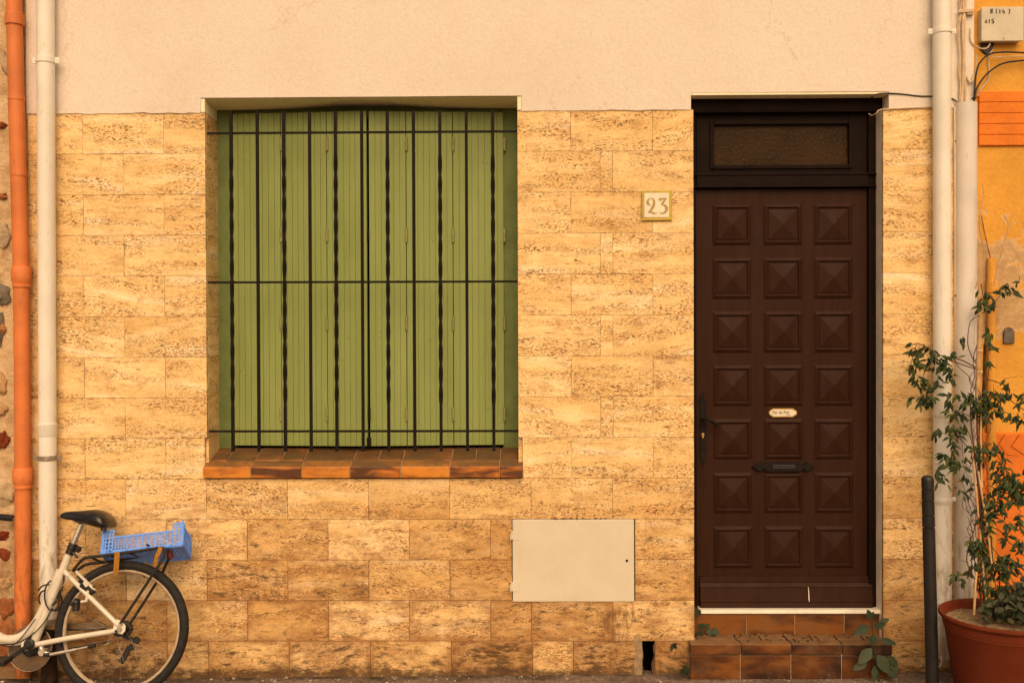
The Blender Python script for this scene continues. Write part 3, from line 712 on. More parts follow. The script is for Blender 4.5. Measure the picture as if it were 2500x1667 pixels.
# leaf
LY = DF + .022
lx0, lx1 = X(1699.5, 900, LY), X(2121.5, 900, LY); lz0, lz1 = Z(1486, 1900, LY), Z(461, 1900, LY)
m = MB(); m.box(lx0, lx1, LY, LY + .045, lz0, lz1)
colx = [(1739.5, 1833), (1863.5, 1957), (1986.5, 2080)]
rowz = [(499, 598), (630, 729), (761, 860), (892, 990), (1023, 1120), (1154, 1251), (1285, 1385)]
def ringf(mb, a, b):
    for q in range(4): mb.face([a[q], a[(q + 1) % 4], b[(q + 1) % 4], b[q]])
for c0_, c1_ in colx:
    for r0, r1 in rowz:
        sh = (r0 - 499) / 800 * 3.0
        x0, x1 = X(c0_ + sh, (r0 + r1) / 2, LY), X(c1_ + sh, (r0 + r1) / 2, LY); z1, z0 = Z(r0, 1900, LY), Z(r1, 1900, LY)
        def rc(i, y): return [m.bm.verts.new(q) for q in ((x0 + i, y, z0 + i), (x1 - i, y, z0 + i), (x1 - i, y, z1 - i), (x0 + i, y, z1 - i))]
        R0 = rc(-.002, LY); R1 = rc(.013, LY - .009); R2 = rc(.016, LY - .009); R3 = rc(.020, LY - .001); R4 = rc(.026, LY - .001); R5 = rc(.0265, LY - .004)
        for a, b in ((R0, R1), (R1, R2), (R2, R3), (R3, R4), (R4, R5)): ringf(m, a, b)
        pk = m.bm.verts.new(((x0 + x1) / 2, LY - .017, (z0 + z1) / 2))
        for q in range(4): m.face([R5[q], R5[(q + 1) % 4], pk])
door = m.build('front_door', M_DOOR, house, 0.0012, 1)
m = MB()   # weather board
wx0, wx1 = X(1706, 1450, LY), X(2127, 1450, LY)
z4, z3, z2, z1, z0 = Z(1405, 1900, LY), Z(1419, 1900, LY), Z(1430, 1900, LY), Z(1465, 1900, LY), Z(1486, 1900, LY)
for za, zb2, d0, d1 in ((z3 + .0006, z4, .006, .010), (z2 + .0006, z3, .016, .012), (z1 + .001, z2, .024, .018), (z0, z1, .028, .026)):
    m.hexa([(wx0, LY - d0 - .012, za), (wx1, LY - d0 - .012, za), (wx1, LY - .0005, za), (wx0, LY - .0005, za), (wx0 + .004, LY - d1 - .006, zb2), (wx1 - .004, LY - d1 - .006, zb2), (wx1 - .004, LY - .0005, zb2), (wx0 + .004, LY - .0005, zb2)])
m.build('weather_board', M_DOOR, door, 0.002, 2)
m = MB()
sc = X(1969, 1440, LY); m.ribbon([(sc - .002, Z(1428, 1900, LY), .002), (sc, Z(1440, 1900, LY), .0035), (sc + .001, Z(1455, 1900, LY), .004), (sc + .003, Z(1463, 1900, LY), .002)], LY - .0405, LY - .034)
m.build('paint_scratch', M_MARBLE, door)
# handle
m = MB()
pts = [(1716, 958, 3), (1712, 975, 14), (1716, 985, 20), (1716, 1000, 15), (1716, 1045, 17), (1716, 1070, 19), (1716, 1085, 13), (1716, 1100, 19), (1716, 1118, 12), (1716, 1135, 2)]
q = [(X(a, b, LY), Z(b, 1716, LY), w / 490) for a, b, w in pts]; m.ribbon(q, LY - .006, LY + .001)
hd = m.build('door_handle', M_IRON, door, 0.001, 1)
m = MB(); hp = [at(1716, 1022, LY - .004), at(1716, 1022, LY - .045), at(1724, 1021, LY - .055), at(1738, 1028, LY - .052), at(1752, 1037, LY - .05), at(1763, 1037, LY - .05)]
m.tube(hp, [.009, .008, .008, .008, .007, .005], 10); m.build('lever', M_IRON, hd)
m = MB(); kc = at(1716, 1060, LY - .006); m.lathe([(.0078, 0), (.0078, .004)], kc, 16, (0, -1, 0)); m.box(kc.x - .0042, kc.x + .0042, LY - .010, LY - .005, kc.z - .018, kc.z - .004)
m.build('lock_cylinder', M_BRASS, hd, 0.0006, 1)
# letter slot with pointed ends
m = MB(); cz = Z(1138.5, 1911, LY); x_ = lambda px: X(px, 1138, LY)
out = [(1835, 0), (1846, 7), (1856, 12), (1862, 5), (1872, 12), (1950, 12), (1961, 5), (1967, 12), (1977, 7), (1988, 0)]
poly = [(x_(a), cz + b / 495) for a, b in out] + [(x_(a), cz - b / 495) for a, b in out[::-1][1:-1]]
m.prism(poly, LY - .017, LY - .0005); ls = m.build('letter_slot', M_IRON, door, 0.002, 2)
m = MB(); m.box(x_(1884), x_(1939), LY - .021, LY - .016, cz - .011, cz + .011); m.build('flap', M_BLACK, ls, 0.002, 2)

# threshold, riser and step
m = MB(); m.box(X(1707, 1490, .06), DX1 + .004, .040, DF + .12, Z(1497.5, 1900, .04), Z(1489, 1900, .04)); m.build('threshold', M_MARBLE, house, 0.002)
m = MB(); gm = MB(); ry = 0.050
rz1, rz0 = Z(1498, 1900, ry), Z(1548, 1900, ry)
for a, b in zip([DX0 + .001] + [X(q, 1520, ry) for q in (1823.5, 1941, 2061.5)], [X(q, 1520, ry) for q in (1823.5, 1941, 2061.5)] + [DX1 + .0]):
    m.rnd((random.uniform(.45, .95), random.random(), random.random())); m.box(a + .0016, b - .0016, ry, ry + .05, rz0 - .03, rz1 - .001)
gm.box(DX0, DX1, ry + .004, ry + .05, rz0 - .03, rz1 - .004)
SY = -0.085; sz1, szm, sz0 = Z(1572, 1900, SY), Z(1599, 1900, SY), -0.06
szb = Z(1546, 1900, ry)
stx = [1685, 1808.5, 1932, 2056, 2179]; stX = [X(q, 1600, SY) for q in stx]
for i in range(4):
    a, b = stX[i] + .0018, stX[i + 1] - .0018
    m.rnd(); m.box(a, b, SY + .003, SY + .03, sz0, szm - .002)
    m.rnd(); m.hexa([(a, SY - .004, szm + .002), (b, SY - .004, szm + .002), (b, SY + .055, szm + .002), (a, SY + .055, szm + .002), (a, SY - .004, sz1), (b, SY - .004, sz1), (b, SY + .055, sz1 + .004), (a, SY + .055, sz1 + .004)])
ttx = [1700, 1795, 1855, 1918, 1980, 2040, 2105, 2150]; ttX = [X(q, 1555, 0) for q in ttx]
for i in range(7):
    m.rnd((.1, random.random(), random.random())); a, b = ttX[i] + .0018, ttX[i + 1] - .0018
    m.hexa([(a, SY + .059, szm), (b, SY + .059, szm), (b, ry - .001, szm), (a, ry - .001, szm), (a, SY + .059, sz1 + .0042), (b, SY + .059, sz1 + .0042), (b, ry - .001, sz1 + .009), (a, ry - .001, sz1 + .009)])
st = m.build('door_step', M_STEP, house, 0.005, 3)
gm.box(stX[0] + .004, stX[-1] - .004, SY + .008, .045, sz0, sz1 - .004)
gm.build('grout', M_GROUT, st)

# meter cabinet door
m = MB(); m.box(CX0 + .002, CX1 - .002, .004, .02, CZ0 + .001, CZ1 - .001); m.build('cabinet_gap_shade', M_VOID, house)  # near-black sheet behind the door, shade of the gap put into its colour
m = MB(); m.box(X(1251.5, 1367), X(1548, 1367), -.006, .004, Z(1467.5, 1400), Z(1267, 1400)); cab = m.build('cabinet_door', M_CAB, house, 0.003, 2)
for pa, pb in ((1295, 1319), (1419, 1445)):
    m = MB(); c = at(1247.5, (pa + pb) / 2, -.008); h = (pb - pa) / 980
    m.lathe([(.005, -h), (.006, -h + .002), (.006, -.002), (.0045, -.001), (.0045, .001), (.006, .002), (.006, h - .002), (.005, h)], c, 10)
    m.box(c.x, c.x + .038, -.0085, -.006, c.z - h * .9, c.z + h * .9); m.build('cabinet_hinge', M_CAB, cab, 0.0008, 1)
    m = MB(); m.blob(at(1246, pa + 4, -.013), (.005, .003, .006), 2, .4); m.build('rust_patch', M_RUST, cab); m = MB(); m.blob(at(1249, pb - 2, -.011), (.005, .003, .004), 2, .4); m.build('rust_patch', M_RUST, cab)
m = MB(); c = at(1530.5, 1368, -.0062); m.lathe([(.0062, 0), (.0062, .0012)], c, 18, (0, -1, 0)); m.build('key_hole', M_VOID, cab)

m = MB()
for k in range(34):
    px = random.triangular(1340, 1500, 1375); m.blob((X(px, 1266), -.003, Z(1266.5 + random.uniform(-2.5, .8), px)), (random.uniform(.003, .010), .005, random.uniform(.0012, .0032)), 1, .6)
m.build('rust_crust', painted('dark_rust', (0.13, 0.06, 0.025), .9, .1, .3, 70), house)

# ================================================================== things fixed on the front
s_o = at(1602.5, 502, 0)
sign = thing('house_number_plaque', s_o, 'square cream house number plaque reading 23 with mustard yellow rim on the travertine', 'sign')
kx = lambda zx, zy: (X(1500 + zx / 7.84, 400 + zy / 7.84), Z(400 + zy / 7.84, 1500 + zx / 7.84))
m = MB(); m.prism([kx(515, 518), kx(1092, 508), kx(1098, 1085), kx(522, 1095)][::-1], -.012, .0005); m.build('rim', M_SIGNY, sign, 0.003, 3)
m = MB(); m.prism([kx(568, 568), kx(1040, 566), kx(1038, 1032), kx(566, 1034)][::-1], -.0145, -.011); m.build('plate', M_SIGNW, sign, 0.001, 1)
st2 = [[(695, 668, 8), (660, 682, 20), (632, 712, 34), (626, 745, 40), (640, 778, 34), (664, 798, 18), (688, 806, 4)],
       [(700, 668, 8), (732, 684, 24), (748, 715, 34), (754, 760, 38), (742, 810, 42), (716, 860, 42), (684, 905, 30), (640, 946, 6)],
       [(640, 946, 6), (676, 932, 16), (706, 936, 26), (736, 952, 34), (764, 960, 26), (790, 952, 14), (814, 936, 4)]]
st3 = [[(852, 712, 44), (866, 692, 40), (900, 680, 26), (950, 677, 22), (988, 668, 8)], [(990, 668, 8), (962, 700, 24), (930, 738, 30), (900, 772, 24), (886, 790, 8)],
       [(886, 792, 6), (925, 790, 20), (966, 812, 34), (990, 850, 44), (988, 892, 44), (968, 930, 34), (930, 954, 24), (890, 956, 16), (850, 936, 4)]]
def strokes(mb, sts, fn, sc_, y0, y1, wk=1.0):
    for s_ in sts: mb.ribbon([(*fn(a, b), w * wk / sc_) for a, b, w in s_], y0, y1)
m = MB(); strokes(m, st2, kx, 7.84 * 490, -.0152, -.0143, 1.3); strokes(m, st3, kx, 7.84 * 490, -.01525, -.0143, 1.3); m.build('number', M_OLIVE, sign)

# plaque on the door
pY = LY - .0008
plq = thing('door_plaque', at(1911, 1007, pY), 'small cream enamel plaque with gold rim on the brown door asking for no advertising', 'sign')
def plq_poly(g):
    x0, x1, z0, z1 = X(1885, 1007, pY), X(1937, 1007, pY), Z(1018, 1911, pY), Z(996.5, 1911, pY)
    cz_ = (z0 + z1) / 2; hh = (z1 - z0) / 2; P = [(x0, z1), (x1, z1)]
    for k in range(7): a = math.pi / 2 - math.pi * k / 6; P.append((x1 + .002 + (.016) * math.cos(a), cz_ + hh * .72 * math.sin(a)))
    P += [(x1, z0), (x0, z0)]
    for k in range(7): a = -math.pi / 2 - math.pi * k / 6; P.append((x0 - .002 + (.016) * math.cos(a), cz_ + hh * .72 * math.sin(a)))
    c = Vector(((x0 + x1) / 2, cz_)); w = (x1 - x0) / 2 + .018
    return [(c.x + (p[0] - c.x) * (1 - g / w), c.y + (p[1] - c.y) * (1 - g / hh)) for p in P]
m = MB(); m.prism(plq_poly(0), pY - .005, pY); m.build('rim', M_BRASS, plq, 0.0008, 1)
m = MB(); m.prism(plq_poly(.0052), pY - .0062, pY - .004); m.build('plate', M_SIGNW, plq)
def text_mesh(name, body, h, loc, parent, mat, shear=0.0, ext=0.0004, sx=1.0):
    cu = bpy.data.curves.new(name, 'FONT'); cu.body = body; cu.size = h; cu.extrude = ext; cu.shear = shear; cu.align_x = 'LEFT'
    to = bpy.data.objects.new(name, cu); COL.objects.link(to); dg = bpy.context.evaluated_depsgraph_get(); dg.update()
    me = bpy.data.meshes.new_from_object(to.evaluated_get(dg)); bpy.data.objects.remove(to); bpy.data.curves.remove(cu)
    me.name = name; me.materials.clear(); me.materials.append(mat); me.transform(Matrix.Diagonal((sx, 1, 1, 1))); me.transform(Matrix.Rotation(R(90), 4, 'X')); me.transform(Matrix.Translation(Vector(loc) - wloc(parent)))
    o = bpy.data.objects.new(name, me); COL.objects.link(o); o.parent = parent; return o
text_mesh('lettering', 'Pas de Pub', .0215, at(1885, 1010, pY - .0066), plq, M_INK, 0.25, .0003, .90)
text_mesh('lettering', 'SVP', .010, at(1922, 1014.8, pY - .0066), plq, M_INK, 0.2, .0003, .9)

# ------------------------------------------------------------------ pipes
def vpipe(mb, pts, r, seg=24): mb.tube(pts, r, seg)
GRP_W = 'cream white plastic downpipes on the house front'
PY_ = -0.060
def clamp(par, px, py, h, rr, mat, wide, Yc=PY_, px2=None):
    c = at(px, py, Yc); mb = MB(); mb.lathe([(rr + .001, -h / 2), (rr + .004, -h / 2 + .001), (rr + .004, h / 2 - .001), (rr + .001, h / 2)], c, 24, (0, 0, 1), False, False)
    for s_ in (-1, 1):
        x0 = c.x + s_ * (rr - .001); x1 = c.x + s_ * (rr + wide); mb.box(min(x0, x1), max(x0, x1), Yc - .002, Yc + .004, c.z - h / 2, c.z + h / 2)
        xs_ = c.x + s_ * (rr + wide * .55); mb.lathe([(.004, 0), (.0042, .003)], (xs_, Yc - .002, c.z), 8, (0, -1, 0))
    mb.box(c.x - .006, c.x + .006, Yc + rr, 0.004, c.z - .006, c.z + .006)
    return mb.build('pipe_clamp', mat, par, 0.0015, 1)
# left white pipe
top = at(111, -60, PY_); a1 = at(111.3, 0, PY_); b1 = at(116.3, 1150, PY_); b2 = at(117.6, 1427, PY_)
wp = thing('drainpipe', (b2.x, PY_, b2.z), 'cream white downpipe beside the terracotta pipe, above the bicycle saddle', 'drainpipe', GRP_W)
m = MB(); b3 = at(118.6, 1506, PY_); vpipe(m, [(a1.x - .008, PY_, 6.0), a1, b1, b3], .0412); m.build('pipe', M_WHITEP, wp)
m = MB(); m.lathe([(.038, -.034), (.050, -.032), (.050, -.004), (.0413, 0)], b3, 28, (0, 0, 1), False, False); m.build('end_collar', M_ZINC, wp)
m = MB(); m.tube([b3 - Vector((0, 0, .02)), (b3.x, PY_, -.05)], .036, 20); m.build('dark_stub', painted('shade_grime_brown', (0.05, 0.03, 0.016), .9, .1, .3, 30), wp)  # made-up dark stub, painted for shade and grime on the wall below
c = at(115.6, 1049, PY_); m = MB(); m.lathe([(.0412, -.032), (.0445, -.026), (.0455, .02), (.047, .024), (.047, .030), (.0412, .030)], c, 28, (0, 0, 1), False, False); m.build('socket', M_WHITEP, wp)
clamp(wp, 112, 148, .030, .0412, M_WHITEP, .026); clamp(wp, 116.2, 1117, .024, .0412, M_ZINC, .028)
# right white pipe
a1 = at(2299.5, 0, PY_); b1 = at(2301, 1604, PY_)
wp2 = thing('drainpipe', (b1.x, PY_, b1.z), 'cream white downpipe right of the brown door, behind the black bollard', 'drainpipe', GRP_W)
m = MB(); vpipe(m, [(a1.x, PY_, 6.0), a1, b1], .0418); m.build('pipe', M_WHITEP, wp2)
for py, hh in ((1013, .012), (1129, .008), (1222, .016), (1470, .010)):
    c = at(2301, py, PY_); m = MB(); m.lathe([(.0418, -hh), (.0442, -hh + .003), (.0446, hh - .003), (.0418, hh)], c, 28, (0, 0, 1), False, False); m.build('socket', M_WHITEP, wp2)
clamp(wp2, 2300, 77, .026, .0418, M_WHITEP, .026); clamp(wp2, 2301, 1218, .020, .0418, M_WHITEP, .022)
# terracotta pipe
TY = -0.058
tp = thing('drainpipe', (at(53, 1546, TY).x, TY, at(53, 1546, TY).z), 'terracotta orange downpipe at the seam between rubble house and travertine house', 'drainpipe')
pp = [at(34.3, 0, TY), at(40, 250, TY), at(47, 500, TY), at(52, 660, TY), at(54.5, 950, TY), at(55.6, 1200, TY), at(55.6, 1480, TY)]
m = MB(); m.tube([pp[0] + (pp[0] - pp[1]) * 3] + pp + [(pp[-1].x, TY, 0.0)], .0372, 24); m.build('pipe', M_TERRAP, tp)
for px, py, prof in ((36, 48, [(.0372, -.029), (.0440, -.028), (.0440, .026), (.0372, .030)]), (40, 244, [(.0372, -.004), (.0395, -.003), (.0385, .02), (.0372, .02)]), (45.5, 429, [(.0372, -.004), (.0395, -.003), (.0385, .02), (.0372, .02)]),
                     (52.5, 676, [(.0372, -.052), (.0430, -.05), (.0430, -.040), (.0385, -.037), (.0385, -.034), (.0450, -.02), (.0465, -.005), (.0465, .046), (.0440, .05), (.0372, .05)]),
                     (55.6, 1166, [(.0372, -.052), (.0430, -.05), (.0430, -.040), (.0385, -.037), (.0385, -.034), (.0450, -.02), (.0465, -.005), (.0465, .046), (.0440, .05), (.0372, .05)])):
    m = MB(); m.lathe(prof, at(px, py, TY), 28, (0, 0, 1), False, False); m.build('socket', M_TERRAP, tp)
# big half round duct
DYc = -0.012
a1 = at(2365, 249, DYc - .03); b1 = at(2366, 1462, DYc - .03)
du = thing('cable_duct', (b1.x, 0, 0), 'wide off-white cable duct between the right downpipe and the orange house', 'cable duct')
m = MB(); n_ = 14; r_ = .0535
prof = [(-r_, .04)] + [(-r_ * math.cos(math.pi * k / n_), -.055 * math.sin(math.pi * k / n_) - .004) for k in range(n_ + 1)] + [(r_, .04)]
xc, zt, zb = a1.x, a1.z, 0.02
A = [m.bm.verts.new((xc + q[0], q[1], zb)) for q in prof]; B = [m.bm.verts.new((xc + q[0], q[1], zt)) for q in prof]
for i in range(len(prof) - 1): m.face([A[i], A[i + 1], B[i + 1], B[i]], True)
m.face(A[::-1]); m.face(B); m.build('cover', M_WHITEP2, du)
for px, py in ((2350, 1176), (2371, 1172)):
    m = MB(); m.lathe([(.003, 0), (.002, .002)], at(px, py, -.062), 8, (0, -1, 0)); m.build('screw', M_RUST, du)
# narrow trunking left of the duct
tr = thing('cable_trunking', (X(2334, 900), 0, 0), 'narrow grey trunking squeezed between the right downpipe and the wide duct', 'trunking')
m = MB(); m.hexa([(X(2334, 1450) - .006, -.016, .05), (X(2334, 1450) + .010, -.016, .05), (X(2334, 1450) + .010, .0, .05), (X(2334, 1450) - .006, 0, .05), (X(2329, 262) - .006, -.016, Z(262, 2330)), (X(2329, 262) + .007, -.016, Z(262, 2330)), (X(2329, 262) + .007, 0, Z(262, 2330)), (X(2329, 262) - .006, 0, Z(262, 2330))])
m.build('channel', M_WHITEP2, tr, .002, 1)
for py in (345, 722, 940, 1190):
    m = MB(); m.lathe([(.0055, 0), (.005, .003)], at(2333 if py > 400 else 2334, py, -.016), 8, (0, -1, 0)); m.build('nail', M_IRON, tr)

# cables at the top right corner
k6 = lambda zx, zy, Y=-.02: at(2100 + zx / 3.485, zy / 3.485, Y)
def cable(name, pts, r, mat, label, cat='cable', group=None, seg=8):
    v = [Vector(p) for p in pts]
    out = []
    for i in range(len(v) - 1):      # Catmull-Rom
        p0, p1, p2, p3 = v[max(i - 1, 0)], v[i], v[i + 1], v[min(i + 2, len(v) - 1)]
        for k in range(6):
            t = k / 6; out.append(0.5 * ((2 * p1) + (p2 - p0) * t + (2 * p0 - 5 * p1 + 4 * p2 - p3) * t * t + (3 * p1 - p0 - 3 * p2 + p3) * t ** 3))
    out.append(v[-1]); mb = MB(); mb.tube(out, r, seg); o = mb.build(name, mat)
    return tag(o, label, cat, group)
G_C = 'cream cables running down into the duct'
cable('cable', [k6(868, -40), k6(878, 60), k6(875, 140), k6(872, 300), k6(880, 480), k6(872, 700), k6(868, 875)], .0055, M_CABLEC, 'thick cream cable of the bundle dropping into the wide duct', 'cable', G_C)
cable('cable', [k6(900, -40), k6(892, 60), k6(890, 140), k6(888, 300), k6(884, 500), k6(892, 700), k6(897, 875)], .006, M_CABLEC, 'thickest straight cream cable on the right of the bundle above the duct', 'cable', G_C)
cable('cable', [k6(840, -40), k6(850, 80), k6(852, 130), k6(824, 240), k6(840, 380), k6(846, 500), k6(838, 600), k6(850, 700), k6(846, 875)], .0028, M_CABLEC, 'thin cream cable bulging left of the bundle above the duct', 'cable', G_C)
cable('cable', [k6(858, -40), k6(860, 80), k6(856, 150), k6(838, 260), k6(850, 420), k6(852, 560), k6(858, 875)], .0032, M_CABLEC, 'thin cream cable in the middle of the bundle above the duct', 'cable', G_C)
cl = thing('cable_clip', k6(905, 100, -.02), 'cream plastic strap clip holding the cable bundle to the wall', 'clip')
m = MB(); a = k6(838, 95, -.03); b = k6(965, 92, -.03); m.obox((a.x, -.031, a.z - .010), (b.x - a.x, 0, .004), (0, .006, 0), (0, 0, .018)); m.obox((k6(905, 95).x, -.026, a.z - .016), (.035, 0, 0), (0, .03, 0), (0, 0, .030)); m.build('strap', M_CABLEC, cl, .003, 2)
cl = thing('cable_hook', k6(930, 680, -.012), 'empty cream hook clip beside the cable bundle', 'clip')
m = MB(); m.tube([k6(905, 655, -.014), k6(915, 680, -.016), k6(935, 705, -.016), k6(955, 690, -.014), k6(960, 650, -.012)], .0055, 8); m.build('hook', M_CABLEC, cl)
cable('cable', [at(2126, 244, .05), at(2128, 238, -.012), at(2140, 231, -.014), at(2160, 228, -.012), at(2200, 230, -.009), at(2245, 235, -.009), at(2290, 236, -.008), at(2323, 241, -.008), at(2337, 250, -.02), at(2350, 262, -.02)], .0032, M_CABLEK, 'thin black cable looping from the door head behind the right downpipe', 'cable')
cable('cable', [at(2121, 278, .07), at(2128, 282, .04), at(2138, 278, 0), at(2150, 268, -.008), at(2190, 265.5, -.008), at(2250, 263, -.008), at(2282, 262, -.008)], .0028, M_CABLEC, 'thin cream cable with a curled end by the door head corner', 'cable')
k4 = lambda a, b: at(2150 + a / 3.76, 1250 + b / 3.76, -.12)
cable('cable', [k4(525, 1285), k4(545, 1300), k4(560, 1340), k4(558, 1380), k4(545, 1412), k4(530, 1420)], .0035, M_WHITEP, 'short cream cable end curling out behind the bollard near the ground', 'cable')
G_K = 'black cables drooping below the junction box'
cable('cable', [k6(965, 870, -.03), k6(975, 760, -.03), k6(985, 640, -.025), k6(1010, 550, -.02), k6(1060, 490, -.015), k6(1130, 455, -.015), k6(1240, 445, -.015), k6(1400, 452, -.015), k6(1600, 470, -.015)], .0042, M_CABLEK, 'upper black cable arching right under the junction box', 'cable', G_K)
cable('cable', [k6(968, 870, -.035), k6(985, 780, -.03), k6(1010, 720, -.025), k6(1070, 640, -.018), k6(1150, 575, -.015), k6(1240, 535, -.015), k6(1400, 515, -.015), k6(1600, 490, -.015)], .0042, M_CABLEK, 'lower black cable arching right over the orange bands', 'cable', G_K)
cable('cable', [k6(940, 240, -.012), k6(940, 340, -.012), k6(975, 385, -.012), k6(1030, 415, -.014), k6(1080, 410, -.016), k6(1105, 375, -.02)], .0034, M_CABLEC, 'cream cable hanging in a loop left below the junction box', 'cable')
cable('cable', [k6(995, 470, -.012), k6(985, 560, -.012), k6(968, 680, -.016), k6(965, 760, -.018), k6(960, 870, -.03)], .003, M_CABLEC, 'cream cable running down the seam between plaster and ochre wall', 'cable')
cable('cable', [k6(1110, 465, -.012), k6(1140, 490, -.014), k6(1220, 485, -.014), k6(1400, 480, -.014), k6(1600, 475, -.014)], .0026, M_CABLEC, 'thin cream wire running right under the upper black cable', 'cable')
cable('cable', [k6(1130, 420, .015), k6(1095, 480, .012), k6(1095, 560, .012), k6(1100, 640, .012), k6(1080, 700, .012), k6(1030, 760, .012), k6(1000, 820, .01)], .003, M_BOX, 'ochre stained wire bending down beside the cable loop', 'cable')
m = MB(); m.tube([k6(960, 830, -.036), k6(968, 838, -.040), k6(980, 834, -.036)], .006, 8); m.tube([k6(945, 842, -.03), k6(968, 838, -.04)], .003, 6)
tag(m.build('cable_tie', M_BLACK), 'black cable tie knotting the two black cables above the duct', 'cable tie')

# junction box
OY = 0.022                                        # face of the orange house
jb = thing('junction_box', k6(1213, 213, OY), 'pale grey-cream junction box with black hand painted numbers on the ochre wall', 'junction box')
m = MB(); jx0, jx1, jz0, jz1 = k6(1033, 0, OY - .05).x, k6(1392, 0, OY - .05).x, k6(0, 360, OY - .05).z, k6(0, 68, OY - .05).z
m.box(jx0 + .004, jx1 - .004, OY - .038, OY, jz0 + .004, jz1 - .004); m.build('body', M_BOX, jb, .004, 2)
m = MB(); m.box(jx0, jx1, OY - .050, OY - .039, jz0, jz1); lid = m.build('lid', M_BOX, jb, .004, 3)
JY = OY - .0505
kj = lambda a, b: (at(2100 + a / 3.485, b / 3.485, JY).x, at(2100 + a / 3.485, b / 3.485, JY).z)
num = [[(1127, 80, 5), (1112, 82, 7), (1109, 92, 7), (1120, 98, 7), (1127, 107, 8), (1120, 115, 7), (1110, 112, 7), (1109, 103, 6), (1118, 97, 6), (1126, 90, 6), (1127, 82, 5)],
       [(1164, 78, 5), (1157, 90, 8), (1157, 108, 8), (1164, 120, 5)], [(1188, 82, 7), (1189, 118, 8)],
       [(1218, 82, 7), (1208, 104, 6), (1232, 104, 6)], [(1224, 94, 6), (1223, 120, 7)], [(1266, 80, 5), (1273, 92, 8), (1272, 108, 8), (1262, 122, 5)],
       [(1062, 200, 6), (1070, 168, 8), (1080, 200, 8)], [(1064, 190, 5), (1078, 190, 5)], [(1097, 166, 7), (1099, 200, 8)], [(1136, 166, 8), (1122, 168, 8), (1120, 180, 8), (1134, 183, 10), (1137, 194, 10), (1120, 202, 7)]]
m = MB(); strokes(m, num, kj, 3.485 * 490, JY - .0006, JY + .0012); m.build('numbers', M_INK, lid)
m = MB(); c = at(2100 + 1221 / 3.485, 328 / 3.485, JY); m.lathe([(.0055, 0), (.0055, .0015), (.0035, .0018)], c, 16, (0, -1, 0)); m.lathe([(.0028, .0018), (.0028, .003)], c, 8, (0, -1, 0)); m.build('screw', M_STEEL, lid)
m = MB(); q = [k6(1025, 375, OY), k6(1140, 362, OY), k6(1120, 430, OY), k6(1075, 478, OY), k6(1015, 425, OY)]
m.prism([(v.x, v.z) for v in q][::-1], OY - .010, OY + .002)
tag(m.build('black_patch', M_BLACK, None, .003, 2), 'black patch on the wall under the junction box', 'patch')  # plain black patch below the box

# ================================================================== orange house on the right
oh = thing('orange_house', (5.5, OY, 0), 'ochre house with orange grooved band and orange plinth at the right edge', 'house')
ox0 = 4.365
m = MB(); cells(m, frange(ox0, 8.5, .15), frange(-.05, 6.2, .15), [], OY, .5, .004); m.build('wall', M_OCHRE, oh)
bz1, bz0 = Z(225, 2450, OY), Z(357, 2450, OY)
m = MB(); bx0 = X(2390, 290, OY - .012)
for i in range(5):
    a = bz1 - (bz1 - bz0) * i / 5; b = bz1 - (bz1 - bz0) * (i + 1) / 5; m.rnd(); m.box(bx0, 8.5, OY - .016, OY + .004, b + .0012, a - .0012)
m.box(bx0 + .003, 8.5, OY - .0115, OY + .003, bz0 + .003, bz1 - .003); m.build('grooved_band', M_BAND, oh, .0025, 2)
m = MB(); pz = Z(1057, 2460, OY - .02); m.box(ox0 + .005, 8.5, OY - .022, OY + .01, -.05, pz)
m.build('plinth', M_PLINTH, oh, .006, 2)
m = MB(); k9 = lambda a, b: (X(2300 + a / 5.225, 850 + b / 5.225, OY - .022), Z(850 + b / 5.225, 2400, OY - .022))
strokes(m, [[(800, 1095, 12), (760, 1160, 16), (720, 1215, 14), (760, 1270, 14), (800, 1340, 12), (850, 1362, 10), (980, 1372, 6)], [(985, 1100, 12), (930, 1180, 18), (880, 1245, 20), (940, 1290, 14), (1040, 1360, 14), (1200, 1440, 10)], [(1300, 1100, 12), (1240, 1170, 16), (1200, 1250, 16), (1280, 1310, 14)]], k9, 5.225 * 490, OY - .0235, OY - .021)
m.build('plinth_crack', painted('crack_shadow', (0.40, 0.10, 0.02), .9, .1, .2, 40), oh)
# ochre painted tube
ot = thing('wall_tube', at(2421, 1060, -.0), 'ochre painted tube climbing the corner of the orange house behind the climber', 'conduit')
c0_, c1_ = at(2421, 630, -.002), at(2421, 1150, -.002)
m = MB(); m.tube([(c0_.x, -.002, c0_.z), (c0_.x, -.002, .3)], .0205, 18); m.build('tube', M_TUBE, ot)
m = MB(); m.lathe([(.0205, -.03), (.028, -.028), (.028, .028), (.0205, .03)], at(2423, 700, -.002), 18, (0, 0, 1), False, False); m.build('socket', M_TUBE, ot)
m = MB(); m.tube([at(2396, 526, -.0), at(2402, 560, -.0), at(2418, 630, -.002)], .003, 8); m.build('cord', M_RUST, ot)
m = MB(); tb = [(2448, 838), (2474, 838), (2474, 810), (2470, 802), (2461, 798), (2452, 802), (2448, 810)]
m.prism([(X(a, b, OY), Z(b, a, OY)) for a, b in tb][::-1], OY - .014, OY + .002, True)
vt_ = m.build('wall_vent', painted('lead_grey', (0.14, 0.11, 0.085), .6, .3, .2, 40), None, .003, 2); tag(vt_, 'small dark grey arched vent cover on the peeling ochre wall', 'vent')

